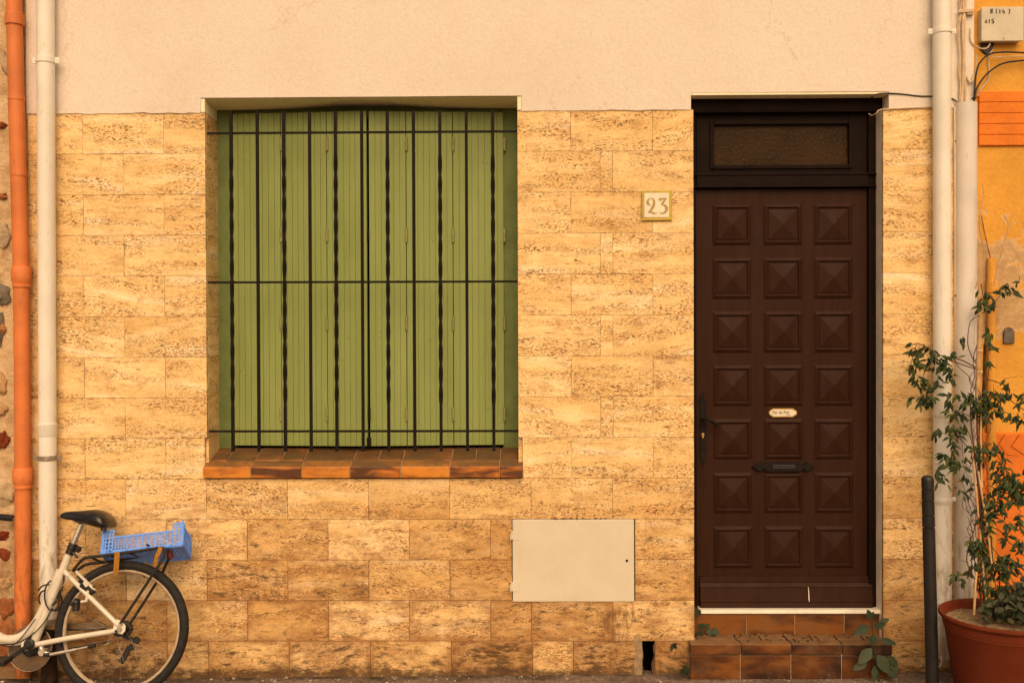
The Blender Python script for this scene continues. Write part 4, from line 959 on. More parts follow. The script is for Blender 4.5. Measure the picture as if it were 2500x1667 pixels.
# ================================================================== rubble house on the left
rh = thing('rubble_house', (-1.5, .02, 0), 'old rubble stone house with pale mortar at the left edge', 'house')
RY = 0.012
m = MB(); cells(m, frange(-4.5, XL - .012, .07), frange(-.1, 6.2, .10), [], RY, .5, .014); m.build('wall', M_MORTAR, rh)
m = MB()
fixed = [(5, 720, 20, 22, .72), (0, 800, 9, 40, .72), (4, 803, 10, 14, .35), (8, 1072, 14, 20, .02), (2, 1000, 18, 16, .5), (10, 1306, 15, 12, .0), (12, 1352, 17, 13, .05), (15, 1480, 20, 25, .2), (2, 307, 14, 9, .08), (8, 480, 10, 8, .3), (2, 940, 14, 25, .5), (15, 150, 12, 30, .95), (10, 570, 16, 30, .9), (10, 1200, 25, 30, .95), (10, 1540, 25, 30, .3), (14, 1420, 16, 14, .5), (6, 1600, 30, 22, .2)]
for px, py, rx, rz, cc in fixed:
    c = at(px, py, RY); m.rnd((cc, 0, 0)); m.blob((c.x, RY - .004, c.z), (rx / 490, .017, rz / 490), 3, .6)
for k in range(170):
    x = random.uniform(-4.4, -.55); z = random.uniform(0, 5); m.rnd((random.random(), 0, 0)); m.blob((x, RY - .002, z), (random.uniform(.04, .16), .022, random.uniform(.03, .09)), 3, .7)
m.build('rubble_stones', M_RUBBLE, rh)
m = MB(); m.tube([(XL - .003, .006, 0.0), (XL - .006, .004, 2.0), (XL - .004, .006, 4.0), (XL - .003, .006, 6.1)], .012, 8); m.build('seam_mortar', M_CEMENT, rh)
#@@PART2@@
# ================================================================== bicycle, leaning a little towards the wall
LEAN = R(11); TL = math.tan(LEAN); BY = -0.30; BZ = -0.035
def bp(q, off=0.0):
    """photo measurement -> leaning plane of the bicycle (off = metres towards the wall)"""
    d = ray(*q); t = (BY + off + TL * (CAMP.z - BZ) - CAMP.y) / (d.y - TL * d.z); return CAMP + d * t
zb = lambda a, b: (a / 3.033, 1150 + b / 3.033)
za = lambda a, b: (a / 5.463, 1380 + b / 5.463)
z2 = lambda a, b: (200 + a / 7.84, 1230 + b / 7.84)
E1 = Vector((1, 0, 0)); E2 = Vector((0, math.sin(LEAN), math.cos(LEAN))); E3 = Vector((0, -math.cos(LEAN), math.sin(LEAN)))
HUB = bp((297.5, 1536)); RW = (bp((461, 1536)) - bp((134.5, 1536))).length / 2
print('WHEEL', HUB, RW, 'bottom', HUB.z - RW * math.cos(LEAN))
bike = thing('bicycle', (HUB.x, BY, BZ), 'cream white step-through bicycle with black saddle and rear rack leaning at the left wall', 'bicycle')
def circ(c, r, n=72): return [c + (E1 * math.cos(2 * math.pi * k / n) + E2 * math.sin(2 * math.pi * k / n)) * r for k in range(n)]
def wheel(c, name='wheel'):
    m = MB(); m.tube(circ(c, RW - .0475), .0065, 10, closed=True, flat=1.5); m.tube(circ(c, RW - .041), .006, 10, closed=True, flat=1.6)
    w = m.build(name, M_RIM, bike)
    m = MB(); m.tube(circ(c, RW - .0215, 96), .0215, 14, closed=True); m.build('tyre', M_RUBBER, w)
    m = MB()
    for k in range(32):
        a = 2 * math.pi * k / 32 + .05; s_ = 1 if k % 2 else -1; a2 = a + (0.85 if (k // 2) % 2 else -0.85)
        m.tube([c + E3 * .028 * s_ + (E1 * math.cos(a2) + E2 * math.sin(a2)) * .028, c + (E1 * math.cos(a) + E2 * math.sin(a)) * (RW - .05)], .00085, 5)
    m.build('spokes', M_STEEL, w)
    m = MB(); m.lathe([(.006, -.07), (.006, -.036), (.030, -.034), (.030, -.029), (.016, -.024), (.014, .024), (.030, .029), (.030, .034), (.006, .036), (.006, .07)], c, 24, E3); m.build('hub', M_BLACK, w)
    return w
w1 = wheel(HUB)
FH = bp((-238, 1536)); w2 = wheel(FH)
m = MB()
S = lambda pts, off=0: [bp(q, off) for q in pts]
def smooth(v, n=5):
    out = []
    for i in range(len(v) - 1):
        p0, p1, p2, p3 = v[max(i - 1, 0)], v[i], v[i + 1], v[min(i + 2, len(v) - 1)]
        for k in range(n):
            t = k / n; out.append(0.5 * ((2 * p1) + (p2 - p0) * t + (2 * p0 - 5 * p1 + 4 * p2 - p3) * t * t + (3 * p1 - p0 - 3 * p2 + p3) * t ** 3))
    return out + [v[-1]]
m.tube(S([zb(512, 608), zb(470, 720), zb(250, 1275)]), [.0165, .0195, .0195], 16)                    # seat tube
m.tube(smooth(S([za(815, 60), za(735, 250), za(640, 450), za(525, 690), za(420, 838), za(290, 945), za(140, 985), za(0, 955), za(-250, 800), za(-600, 400), za(-860, -100)])), .0215, 16)   # step-through tube
m.tube(smooth(S([za(400, 1010), za(150, 1040), za(0, 1010), za(-250, 900)])), .012, 10)
m.tube(S([(-165, 1352), (-146, 1258)]), .019, 16)                                                   # head tube
for s_ in (-1, 1):
    o = .052 * s_
    m.tube(S([zb(478, 742)], o * .35) + S([zb(640, 905), zb(878, 1140)], o), [.012, .0115, .0105], 12)
    m.tube(S([zb(235, 1288)], o * .6) + S([zb(520, 1232), zb(810, 1188), zb(880, 1172)], o), [.0125, .0125, .0125, .010], 12)
    m.tube(S([(-165, 1352), (-185, 1400), (-238, 1536)], 0.05 * s_), .011, 10)
    c = bp(zb(893, 1163), o); mb_ = m
    n_ = 14; pl = [(845, 1118), (868, 1092), (905, 1112), (930, 1140), (928, 1178), (905, 1205), (870, 1198), (862, 1172), (835, 1180)]
    A = [m.bm.verts.new(bp(zb(*q), o - .004)) for q in pl]; B = [m.bm.verts.new(bp(zb(*q), o + .003)) for q in pl]
    m.face(A); m.face(B[::-1])
    for i in range(len(pl)): m.face([A[i], B[i], B[(i + 1) % len(pl)], A[(i + 1) % len(pl)]])
m.lathe([(.024, -.036), (.024, .036)], bp(za(400, 1050)), 20, E3)
m.build('frame', M_FRAMEW, bike)
m = MB(); m.lathe([(.010, 0), (.009, .008)], bp(zb(896, 1127), -.057), 12, E3); m.lathe([(.011, 0), (.010, .012)], bp(zb(885, 1168), -.057), 12, E3); m.build('axle_nut', M_STEEL, bike)
m = MB(); m.tube(S([zb(603, 392), zb(528, 570)]), .0138, 16); m.build('seat_post', M_ALU, bike)
m = MB(); a, b = bp(zb(548, 535)), bp(zb(512, 612)); m.tube([a, a.lerp(b, .45), a.lerp(b, .5), b], [.021, .023, .020, .021], 16)
m.obox(bp(zb(560, 560), -.034), (.018, 0, -.006), (0, .03, 0), (-.006, 0, -.022)); m.tube(S([zb(540, 600), zb(575, 640)], -.03), .006, 8); m.build('seat_clamp', M_BLACK, bike)
# saddle: lofted sections
m = MB(); xs_ = [448, 470, 520, 580, 640, 690, 740, 790, 820, 836]
tp_ = [316, 302, 294, 293, 287, 280, 281, 303, 338, 378]; bt_ = [332, 348, 358, 370, 388, 404, 416, 424, 418, 396]; wd = [.030, .042, .052, .064, .090, .130, .165, .178, .160, .10]
rings = []
for x_, t_, b_, w_ in zip(xs_, tp_, bt_, wd):
    cT, cB = bp(zb(x_, t_)), bp(zb(x_, b_)); cc = (cT + cB) / 2; hh = (cT - cB).length / 2; rg = []
    for k in range(20):
        a = 2 * math.pi * k / 20; ca, sa = math.cos(a), math.sin(a)
        e = lambda v, p_: math.copysign(abs(v) ** p_, v)
        up_ = e(sa, .75) * hh; sdw = e(ca, .7) * w_ / 2
        if sa < 0: up_ = e(sa, .8) * hh - 0.0
        rg.append(m.bm.verts.new(cc + E2 * (up_ - (abs(ca) ** 2) * .010) + E3 * sdw))
    rings.append(rg)
for i in range(len(rings) - 1):
    for k in range(20): m.face([rings[i][k], rings[i][(k + 1) % 20], rings[i + 1][(k + 1) % 20], rings[i + 1][k]], True)
m.face(rings[0]); m.face(rings[-1][::-1])
sd1 = m.build('saddle', M_VINYL, bike); s2 = sd1.modifiers.new('subd', 'SUBSURF'); s2.levels = s2.render_levels = 1
m = MB()
for o in (-.022, .022): m.tube(smooth(S([zb(520, 345), zb(580, 378), zb(680, 392), zb(770, 420), zb(790, 400)], o)), .0045, 8)
for o in (-.05, .05): m.tube([bp(zb(768, 405), o), bp(zb(768, 440), o)], .014, 12)
m.build('saddle_rails', M_BLACK, bike)
m = MB(); m.obox(bp(zb(598, 405), -.022), bp(zb(650, 400)) - bp(zb(598, 405)), (0, .044, 0), E2 * .018); m.build('saddle_clamp', M_STEEL, bike, .004, 2)
# rear rack
RN, RF = -.235, -.125          # depth of the near and the far rail
r1 = [at(*zb(*q), RN) for q in ((540, 735), (585, 680), (628, 642), (740, 628), (870, 610), (1030, 588), (1185, 566), (1222, 575), (1232, 592))]
r2 = [at(*zb(*q), RF) for q in ((552, 748), (600, 710), (650, 686), (740, 676), (905, 652), (1040, 625), (1190, 594), (1225, 588), (1240, 600))]
m = MB(); m.tube(smooth(r1, 3), .0072, 12); m.tube(smooth(r2, 3), .0072, 12)
for t_ in ((770, 680), (905, 655), (1030, 627), (1175, 597)):
    b_ = at(*zb(*t_), RF); k = min(range(len(r1) - 1), key=lambda i: abs(r1[i].x - b_.x)); a_ = r1[k]; tt = (b_.x - .015 - r1[k].x) / max(1e-6, (r1[k + 1].x - r1[k].x)); a_ = r1[k].lerp(r1[k + 1], tt) if k + 1 < len(r1) else a_
    m.tube([a_, b_], .005, 8)
m.tube([r1[-1], at(*zb(1238, 585), (RN + RF) / 2), r2[-1]], .0065, 10)
m.tube([at(*zb(1218, 575), RN), at(*zb(1212, 640), RN - .01), bp(zb(893, 1125), -.060)], .0068, 12)
m.tube([at(*zb(1243, 590), RF), at(*zb(1248, 650), RF), at(*zb(1190, 775), RF + .01), bp(zb(962, 1130), .060)], .0068, 12)
m.build('rear_rack', M_BLACK, bike)
m = MB(); c = at(*zb(1264, 618), (RN + RF) / 2); m.lathe([(.020, 0), (.024, .004), (.024, .009), (.018, .013)], c - Vector((.006, 0, 0)), 20, (1, 0, .15)); ob = m.build('reflector', M_REFL, bike)
# brake, dynamo, crank, guard, stand
m = MB()
m.bar(bp(zb(562, 738), -.06), bp(zb(705, 880), -.06), .010, .012); m.bar(bp(zb(628, 815), -.062), bp(zb(650, 850), -.062), .018, .016); m.tube(S([zb(655, 880), zb(640, 960), zb(600, 965)], -.055), .008, 8); m.tube(S([zb(530, 735), zb(490, 800), zb(470, 850)], -.05), .0022, 6)
m.build('brake_arm', M_FRAMEW, bike, .002, 1)
m = MB()
m.bar(bp(zb(575, 770), -.055), bp(zb(630, 830), -.055), .012); m.bar(bp(zb(600, 835), -.05), bp(zb(690, 905), -.05), .022, .02); m.tube(S([zb(690, 850), zb(700, 905)], -.06), .007, 8)
m.build('brake_pad', M_BLACK, bike, .003, 1)
m = MB(); c = bp(zb(566, 985), -.055); m.tube([c + Vector((-.026, 0, .002)), c + Vector((-.015, 0, .002)), c + Vector((-.002, 0, .012)), c + Vector((.006, 0, .008))], [.010, .010, .020, .018], 14); m.tube([c + E2 * .022, c - E2 * .030], [.017, .016], 14); m.build('dynamo', M_BLACK, bike, .002, 1)
m = MB()
m.lathe([(.024, 0), (.026, .010), (.016, .016)], bp(za(398, 1045), -.046), 20, E3); m.bar(bp(za(398, 1045), -.062), bp(za(80, 1275), -.062), .020, .013); m.build('crank', M_BLACK, bike, .003, 2)
m = MB(); c = bp(za(20, 1270), -.10); m.obox(c + Vector((-.05, -.045, -.012)), (.085, 0, 0), (0, .08, 0), (0, 0, .024)); m.build('pedal', M_BLACK, bike, .004, 2)
m = MB(); m.bar(bp(za(398, 1045), .058), bp(za(640, 880), .058), .018, .012); m.build('crank', M_BLACK, bike, .003, 2)
cg = bp(za(400, 1105), .052)
m = MB(); m.tube(circ(cg, .104, 60), .0022, 8, closed=True); m.build('guard_ring', M_STEEL, bike)
m = MB(); m.lathe([(.040, -.002), (.101, -.0025), (.101, .0025), (.040, .002)], cg + Vector((0, .004, 0)), 48, E3, False, False); m.build('chain_disc', M_GUARD, bike)
m = MB(); m.lathe([(.028, -.002), (.088, -.0015), (.088, .0015), (.028, .002)], cg + Vector((0, .012, 0)), 48, E3); m.build('chainring', M_BLACK, bike)
m = MB(); A = [bp(za(*q), .055) for q in ((420, 810), (1300, 750), (1400, 800), (1400, 850), (560, 860))]
va = [m.bm.verts.new(q) for q in A]; vb = [m.bm.verts.new(q + Vector((0, .02, 0))) for q in A]; m.face(va); m.face(vb[::-1])
for i in range(5): m.face([va[i], vb[i], vb[(i + 1) % 5], va[(i + 1) % 5]])
m.build('chain_guard', M_GUARD, bike, .004, 2)
m = MB(); m.tube(S([za(560, 862), za(1450, 850)], .045), .0035, 6); m.tube(S([za(420, 1195), za(1480, 1010)], .045), .0035, 6); m.build('chain', M_BLACK, bike)
m = MB(); hc = HUB - E3 * .030
m.lathe([(.038, -.012), (.038, -.010), (.030, -.009), (.030, 0), (.024, .001), (.024, .010)], hc, 22, E3)
m.build('cassette', M_BLACK, bike)
m = MB(); dz = bp(zb(1010, 1250), .045); m.lathe([(.018, -.005), (.018, .005)], dz, 18, E3); m.lathe([(.015, -.006), (.015, .004)], bp(zb(975, 1300), .045), 18, E3); m.bar(bp(zb(905, 1210), .055), bp(zb(1010, 1262), .055), .022, .014); m.bar(bp(zb(960, 1300), .05), bp(zb(895, 1420), .05), .026, .010); m.build('derailleur', M_BLACK, bike, .003, 1)
m = MB(); m.tube(S([zb(372, 1356), zb(560, 1318)], -.075), .0078, 12); m.tube(S([zb(560, 1318), zb(662, 1296)], -.075), .005, 10); m.lathe([(.016, -.02), (.018, 0), (.016, .02)], bp(zb(322, 1336), -.05), 18, E3); m.tube(S([zb(300, 1300), zb(322, 1336), zb(370, 1356)], -.06), [.012, .010, .010], 12); ks = m.build('kickstand', M_ALU, bike)
m = MB(); m.tube(S([zb(652, 1298), zb(705, 1287)], -.075), [.0088, .0098], 12); m.build('foot_cap', M_BLACK, ks)
m = MB(); m.tube(S([zb(325, 1357), zb(375, 1357)], -.07), .009, 10); m.build('pivot_sleeve', M_BLACK, ks)
m = MB(); m.tube(smooth(S([za(470, 560 + 150), za(200, 1045), za(0, 1050), za(-300, 960)], -.03)), .0022, 6); m.tube(smooth(S([za(700, 560), za(600, 740), za(430, 920), za(220, 1035), za(0, 1050)], -.034)), .0028, 6); m.build('brake_hose', M_CABLEK, bike)
# front end (outside the picture on the left)
m = MB(); hb = [at(35, 1267, -.055), at(-30, 1260, -.065), at(-95, 1215, -.10), at(-130, 1195, -.20), at(-110, 1215, -.36), at(-40, 1265, -.44), at(30 - 60, 1275, -.45)]
m.tube(smooth(hb), .011, 12); m.tube(S([(-146, 1258)]) + [at(-130, 1195, -.20)], .013, 12); m.build('handlebar', M_ALU, bike)
for a_, b_ in ((at(33.5, 1264.5, -.055), at(-45, 1257, -.07)), (at(-30, 1275, -.45), at(-75, 1247, -.42))):
    m = MB(); m.tube([a_, a_.lerp(b_, .05), b_], [.0145, .0158, .0158], 14); m.build('grip', M_RUBBER, bike)

# coiled cable lock
m = MB()
def loop(cx, cz, rx, rz, a0, a1, o0, o1, n=22): return [bp(za(cx + rx * math.cos(R(a0 + (a1 - a0) * k / n)), cz - rz * math.sin(R(a0 + (a1 - a0) * k / n))), o0 + (o1 - o0) * k / n) for k in range(n + 1)]
m.tube(loop(700, 400, 105, 200, 100, 310, -.045, -.03) , .0038, 8)
m.tube(loop(740, 470, 85, 130, 60, -240, -.03, .035), .0038, 8)
m.tube(loop(590, 440, 70, 105, 80, 250, .03, .045), .0038, 8)
m.tube(smooth(S([za(510, 335), za(560, 275), za(640, 255), za(700, 270)], .02)), .0038, 8)
m.tube(smooth(S([za(850, 130), za(850, 260), za(800, 370), za(790, 470)], -.026)), .0038, 8)
m.tube(S([za(790, 340), za(775, 450)], .02), .008, 8)
m.bar(bp(za(755, 470), -.04), bp(za(700, 530), -.04), .010)
tag(m.build('cable_lock', M_CABLEK), 'black coiled cable lock looped round the bicycle seat tube', 'bike lock')

# blue crate strapped on the rack
CY = -.225
O = at(*zb(746, 614), CY); U = at(*zb(1352, 549), CY) - O; U.y = 0.0
Wv = Vector((-.028, .185, -.105)); V = U.cross(Wv).normalized(); V = V if V.z > 0 else -V
UL, WL = U.length, Wv.length; u = U.normalized(); w_ = Wv.normalized(); tn = .0022
crate = thing('plastic_crate', O + U / 2 + Wv / 2, 'shallow blue perforated plastic crate strapped tilted on the bicycle rack', 'crate')
def lattice(mb, o, a, b, la, lb, sa, sb, wa, wb, nrm, th=tn):
    """bars along b every sa, bars along a every sb"""
    k = 0
    na = max(1, int(round(la / sa))); nb = max(1, int(round(lb / sb)))
    for i in range(na + 1):
        mb.obox(o + a * (la * i / na - wa / 2), a * wa, nrm * th, b * lb)
    for j in range(nb + 1):
        mb.obox(o + b * (lb * j / nb - wb / 2) + nrm * .0003, a * la, nrm * (th * .8), b * wb)
HB, HP = .078, .112; pw = .052
for nm, o, sgn in (('side_panel', O, 1), ('side_panel', O + Wv, -1)):
    mb = MB(); nv = w_ * sgn
    lattice(mb, o + u * pw, u, V, UL - 2 * pw, HB, .0145, .0135, .0042, .0042, nv)
    for q in range(5): mb.obox(o + u * (pw + (UL - 2 * pw) * q / 4 - .003) - nv * .002, u * .006, nv * .005, V * HB)
    mb.obox(o + u * pw + V * (HB - .007) - nv * .003, u * (UL - 2 * pw), nv * .006, V * .008); mb.obox(o + u * pw - nv * .002, u * (UL - 2 * pw), nv * .004, V * .012)
    mb.build(nm, M_BLUE, crate)
for o, sa_ in ((O, 1), (O + U, -1), (O + Wv, 1), (O + U + Wv, -1)):
    mb = MB(); far = (o - O).dot(w_) > .05; nv = w_ * (-1 if far else 1); a = u * sa_
    lattice(mb, o, a, V, pw, HP, .0175, .0185, .0065, .0065, nv, .003)
    mb.obox(o - nv * .001, a * .010, nv * .010, V * (HP + .002)); mb.obox(o + V * (HP - .006) - nv * .001, a * pw, nv * .006, V * .007); mb.obox(o - nv * .002, a * (pw * .5), nv * .03, V * .016)
    mb.obox(o + V * HP + a * .003, a * .010, nv * .010, V * .012); lattice(mb, o, nv, V, .03, HP, .015, .0185, .006, .006, a, .003)
    mb.build('corner_post', M_BLUE, crate)
for o, sa_ in ((O, 1), (O + U, -1)):
    mb = MB(); a = u * sa_; lattice(mb, o + w_ * .03, w_, V, WL - .06, HP - .012, .0145, .0145, .0038, .0038, a); mb.obox(o + V * (HP - .02) + w_ * .01, w_ * (WL - .02), a * .005, V * .008)
    for q in range(4): mb.obox(o + w_ * (.03 + (WL - .06) * q / 3 - .004) - a * .002, w_ * .008, a * .005, V * (HP - .012))
    mb.build('end_panel', M_BLUE, crate)
mb = MB(); lattice(mb, O + V * .002, u, w_, UL, WL, .0140, .0140, .0065, .0065, V, .003); mb.build('crate_floor', M_BLUE, crate)
# rubber straps
def strap(pts, wd_, label):
    m = MB(); m.tube(smooth([Vector(q) for q in pts], 4), wd_ / 2, 10, flat=.28)
    return tag(m.build('rubber_strap', M_STRAP), label, 'strap', 'amber rubber straps on the rack')
strap([at(*zb(868, 598), -.2505), at(*zb(862, 690), -.250), at(*zb(857, 762), -.245)], .0255, 'long flat amber strap hanging from the rack down over the tyre top')
strap([at(*zb(1190, 560), -.252), at(*zb(1176, 600), -.252), at(*zb(1158, 640), -.252), at(*zb(1152, 700), -.248)], .020, 'twisted amber strap end near the rear corner of the rack')
strap([at(*zb(1072, 672), -.13), at(*zb(1085, 695), -.13), at(*zb(1096, 722), -.13)], .013, 'small amber strap tip dangling between rack and tyre')

# ================================================================== bollard
BOY = -.35
b0 = at(2264.3, 1159, BOY); b1 = at(2276.5, 1667, BOY); dirb = (b1 - b0).normalized(); gb = b0 + dirb * ((b0.z + .02) / -dirb.z)
bo = thing('bollard', gb, 'black steel bollard with rounded ringed head standing before the right downpipe', 'bollard')
ax = -dirb; Hb = (b0 - gb).length; rb = .0272
m = MB(); g0 = Hb - .0
def rz(py): return (at(2265, py, BOY) - gb).dot(ax)
grooves = [1194, 1222, 1257, 1286]
prof = [(rb + .001, 0)]
gs = sorted(rz(q) for q in grooves)
prof += [(rb, gs[0] - .006), (rb - .0045, gs[0] - .004), (rb - .0045, gs[0] + .002), (rb, gs[0] + .004)]
for q in gs[1:]: prof += [(rb, q - .004), (rb - .0035, q - .002), (rb - .0035, q + .002), (rb, q + .004)]
prof += [(rb, Hb - .022)] + [(rb * math.cos(R(a)), Hb - .022 + .022 * math.sin(R(a))) for a in (15, 30, 45, 60, 75, 89)]
k = 12
lower = [p_ for p_ in prof if p_[1] <= gs[0] - .005]; upper = [p_ for p_ in prof if p_[1] > gs[0] - .005]
m.lathe(lower + [(rb - .0045, gs[0] - .0045)], gb, 28, ax, True, True); m.build('post', M_BOLL, bo)
m = MB(); m.lathe(upper, gb, 28, ax, True, True); m.build('head', M_BOLL, bo)

# ================================================================== flower pot with climber
PCY = -.42; PR = .272
pl_ = at(2297, 1490, PCY); PC = Vector((pl_.x + PR * 1.03, PCY, 0)); PZ = at(2420, 1500, PCY).z + .004
pot = thing('flower_pot', (PC.x, PC.y, gz(PC.x, PC.y)), 'large round terracotta pot at the right edge, in front of the orange plinth', 'flower pot')
z0 = gz(PC.x, PC.y)
m = MB(); m.lathe([(PR * .70, z0), (PR * .72, z0 + .004), (PR * .90, PZ - .075), (PR * .915, PZ - .070), (PR * .915, PZ - .062), (PR * .925, PZ - .06), (PR * .945, PZ - .030), (PR * .955, PZ - .028), (PR * .965, PZ - .022), (PR * .995, PZ - .016), (PR, PZ - .008), (PR * .99, PZ - .001), (PR * .965, PZ), (PR * .94, PZ - .004), (PR * .925, PZ - .012), (PR * .88, PZ - .11)], (PC.x, PC.y, 0), 64, (0, 0, 1), True, False); m.build('pot_shell', M_POT, pot)
m = MB(); SZ = PZ - .045; rr_ = [0, .04, .08, .12, .16, .20, .235, PR * .91]; rg = []
for r_ in rr_: rg.append([m.bm.verts.new((PC.x + r_ * math.cos(a * math.pi / 16), PC.y + r_ * math.sin(a * math.pi / 16), SZ + .016 * mnoise.noise(Vector((r_ * math.cos(a * math.pi / 16) * 14, r_ * math.sin(a * math.pi / 16) * 14, 1))) )) for a in range(32)])
for i in range(len(rr_) - 1):
    for a in range(32): m.face([rg[i][a], rg[i][(a + 1) % 32], rg[i + 1][(a + 1) % 32], rg[i + 1][a]], True)
m.build('soil', M_SOIL, pot)

YQ = lambda py: lerp(-.36, -.12, min(1, max(0, (1480 - py) / 780)))
z5 = lambda a, b: (2150 + a / 2.614, 650 + b / 2.614)
z39 = lambda a, b: (2300 + a / 3.92, 1150 + b / 3.92)
z52 = lambda a, b: (2300 + a / 5.225, 850 + b / 5.225)
z30 = lambda a, b: (2350 + a / 3.013, 180 + b / 3.013)
def cp(q, o=0.0): return at(q[0], q[1], YQ(q[1]) + o)
jas = thing('climbing_jasmine', (PC.x - .05, PC.y + .06, SZ), 'sparse dark leaved climber tied to canes in the terracotta pot', 'climbing plant')
stems = [
 ([(2405, 1482), (2399, 1380), (2396, 1290), (2390, 1180), (2387, 1080), (2385, 1000)], .006, 0), ([(2412, 1482), (2404, 1400), (2400, 1300), (2396, 1200), (2393, 1110), (2391, 1020)], .005, .01),
 ([(2398, 1482), (2393, 1400), (2396, 1280), (2384, 1150), (2376, 1080), (2369, 1000), (2372, 960)], .0035, -.02),
 ([z5(650, 1000), z5(655, 850), z5(660, 720), z5(662, 600), z5(665, 500)], .0085, .02), ([z5(640, 1040), z5(648, 900), z5(668, 760), z5(650, 690)], .004, 0),
 ([z5(605, 645), z5(500, 592), z5(380, 568), z5(300, 522), z5(230, 492), z5(165, 525)], .0032, -.02), ([z5(605, 655), z5(500, 620), z5(440, 600), z5(400, 580), z5(350, 620)], .0026, -.01),
 ([z5(607, 620), z5(575, 560), z5(556, 490), z5(565, 380), z5(590, 335), z5(632, 312)], .0024, 0), ([z5(600, 785), z5(570, 740), z5(560, 700), z5(500, 645), z5(470, 590)], .0022, 0),
 ([z5(598, 830), z5(575, 790), z5(600, 700), z5(590, 600), z5(615, 500), z5(640, 460)], .0022, .01), ([z5(620, 560), z5(600, 610), z5(595, 560), z5(615, 520)], .002, 0),
 ([z5(300, 640), z5(270, 700), z5(265, 780), z5(280, 850)], .0018, -.02), ([z5(230, 492), z5(190, 640), z5(200, 740)], .0016, -.02),
 ([z5(670, 870), z5(740, 820), z5(800, 830), z5(860, 880), z5(930, 925)], .0026, -.02), ([z5(690, 905), z5(760, 920), z5(800, 930), z5(850, 970)], .002, -.02), ([z5(675, 720), z5(720, 730), z5(765, 748), z5(820, 765)], .003, -.01), ([z5(765, 740), z5(800, 715), z5(870, 705)], .0014, -.01), ([z5(690, 430), z5(685, 560), z5(690, 650), z5(680, 760)], .002, 0),
 ([z5(640, 110), z5(655, 200), z5(662, 300)], .002, 0), ([z5(650, 300), z5(720, 240), z5(760, 190), z5(830, 150)], .0018, -.01), ([z5(860, 130), z5(885, 95), z5(884, 65)], .0016, -.01),
 ([z5(560, 1160), z5(500, 1090), z5(450, 1078), z5(385, 1062), z5(345, 1100)], .002, -.02), ([z5(570, 960), z5(500, 930), z5(430, 1000)], .002, -.02), ([z5(600, 1200), z5(560, 1290), z5(500, 1270), z5(420, 1330)], .0022, -.02),
 ([z5(615, 1200), z5(690, 1130), z5(740, 1200), z5(790, 1280), z5(830, 1400)], .0022, -.02), ([z5(600, 1420), z5(560, 1430), z5(535, 1470)], .0018, -.02),
 ([z39(330, 1060), z39(275, 960), z39(236, 850), z39(250, 740), z39(295, 600), z39(322, 480), z39(320, 375)], .003, -.03), ([z39(288, 1000), z39(282, 800), z39(300, 640), z39(275, 500), z39(300, 470), z39(350, 480)], .0022, -.02),
 ([z39(345, 1100), z39(310, 840), z39(270, 760), z39(240, 700)], .0022, -.01), ([z39(295, 580), z39(230, 535)], .0018, -.02), ([z39(280, 650), z39(222, 622)], .0016, -.02), ([z39(240, 870), z39(180, 850)], .0016, -.02), ([z39(260, 1000), z39(200, 985), z39(150, 960)], .0016, -.03),
 ([z39(450, 520), z39(560, 575), z39(640, 680), z39(720, 730), z39(790, 815)], .0026, -.02), ([z39(480, 410), z39(550, 460), z39(610, 505)], .002, -.02), ([z39(430, 70), z39(540, 100), z39(650, 210), z39(740, 320), z39(800, 300)], .0024, -.02), ([z39(440, 130), z39(560, 190), z39(700, 230)], .002, 0),
 ([z39(540, 330), z39(640, 325), z39(800, 290)], .002, .01), ([z39(720, 350), z39(752, 380), z39(735, 410), z39(715, 395)], .0014, -.02), ([z39(460, 700), z39(540, 800), z39(600, 850)], .0022, -.01), ([z39(530, 970), z39(580, 1030), z39(640, 1070)], .002, -.01), ([z39(470, 620), z39(480, 800), z39(500, 1000), z39(520, 1200)], .003, .01), ([z39(360, 1100), z39(340, 1000), z39(345, 850), z39(360, 700), z39(355, 560)], .003, 0), ([z39(380, 1230), z39(350, 1150), z39(320, 1060)], .003, 0)]
for pts, r_, o in stems:
    m = MB(); v = smooth([cp(q, o + random.uniform(-.008, .008)) for q in pts], 4); m.tube(v, [r_ * (1.0 - .35 * i / len(v)) for i in range(len(v))], 7); m.build('stem', M_BARK, jas)
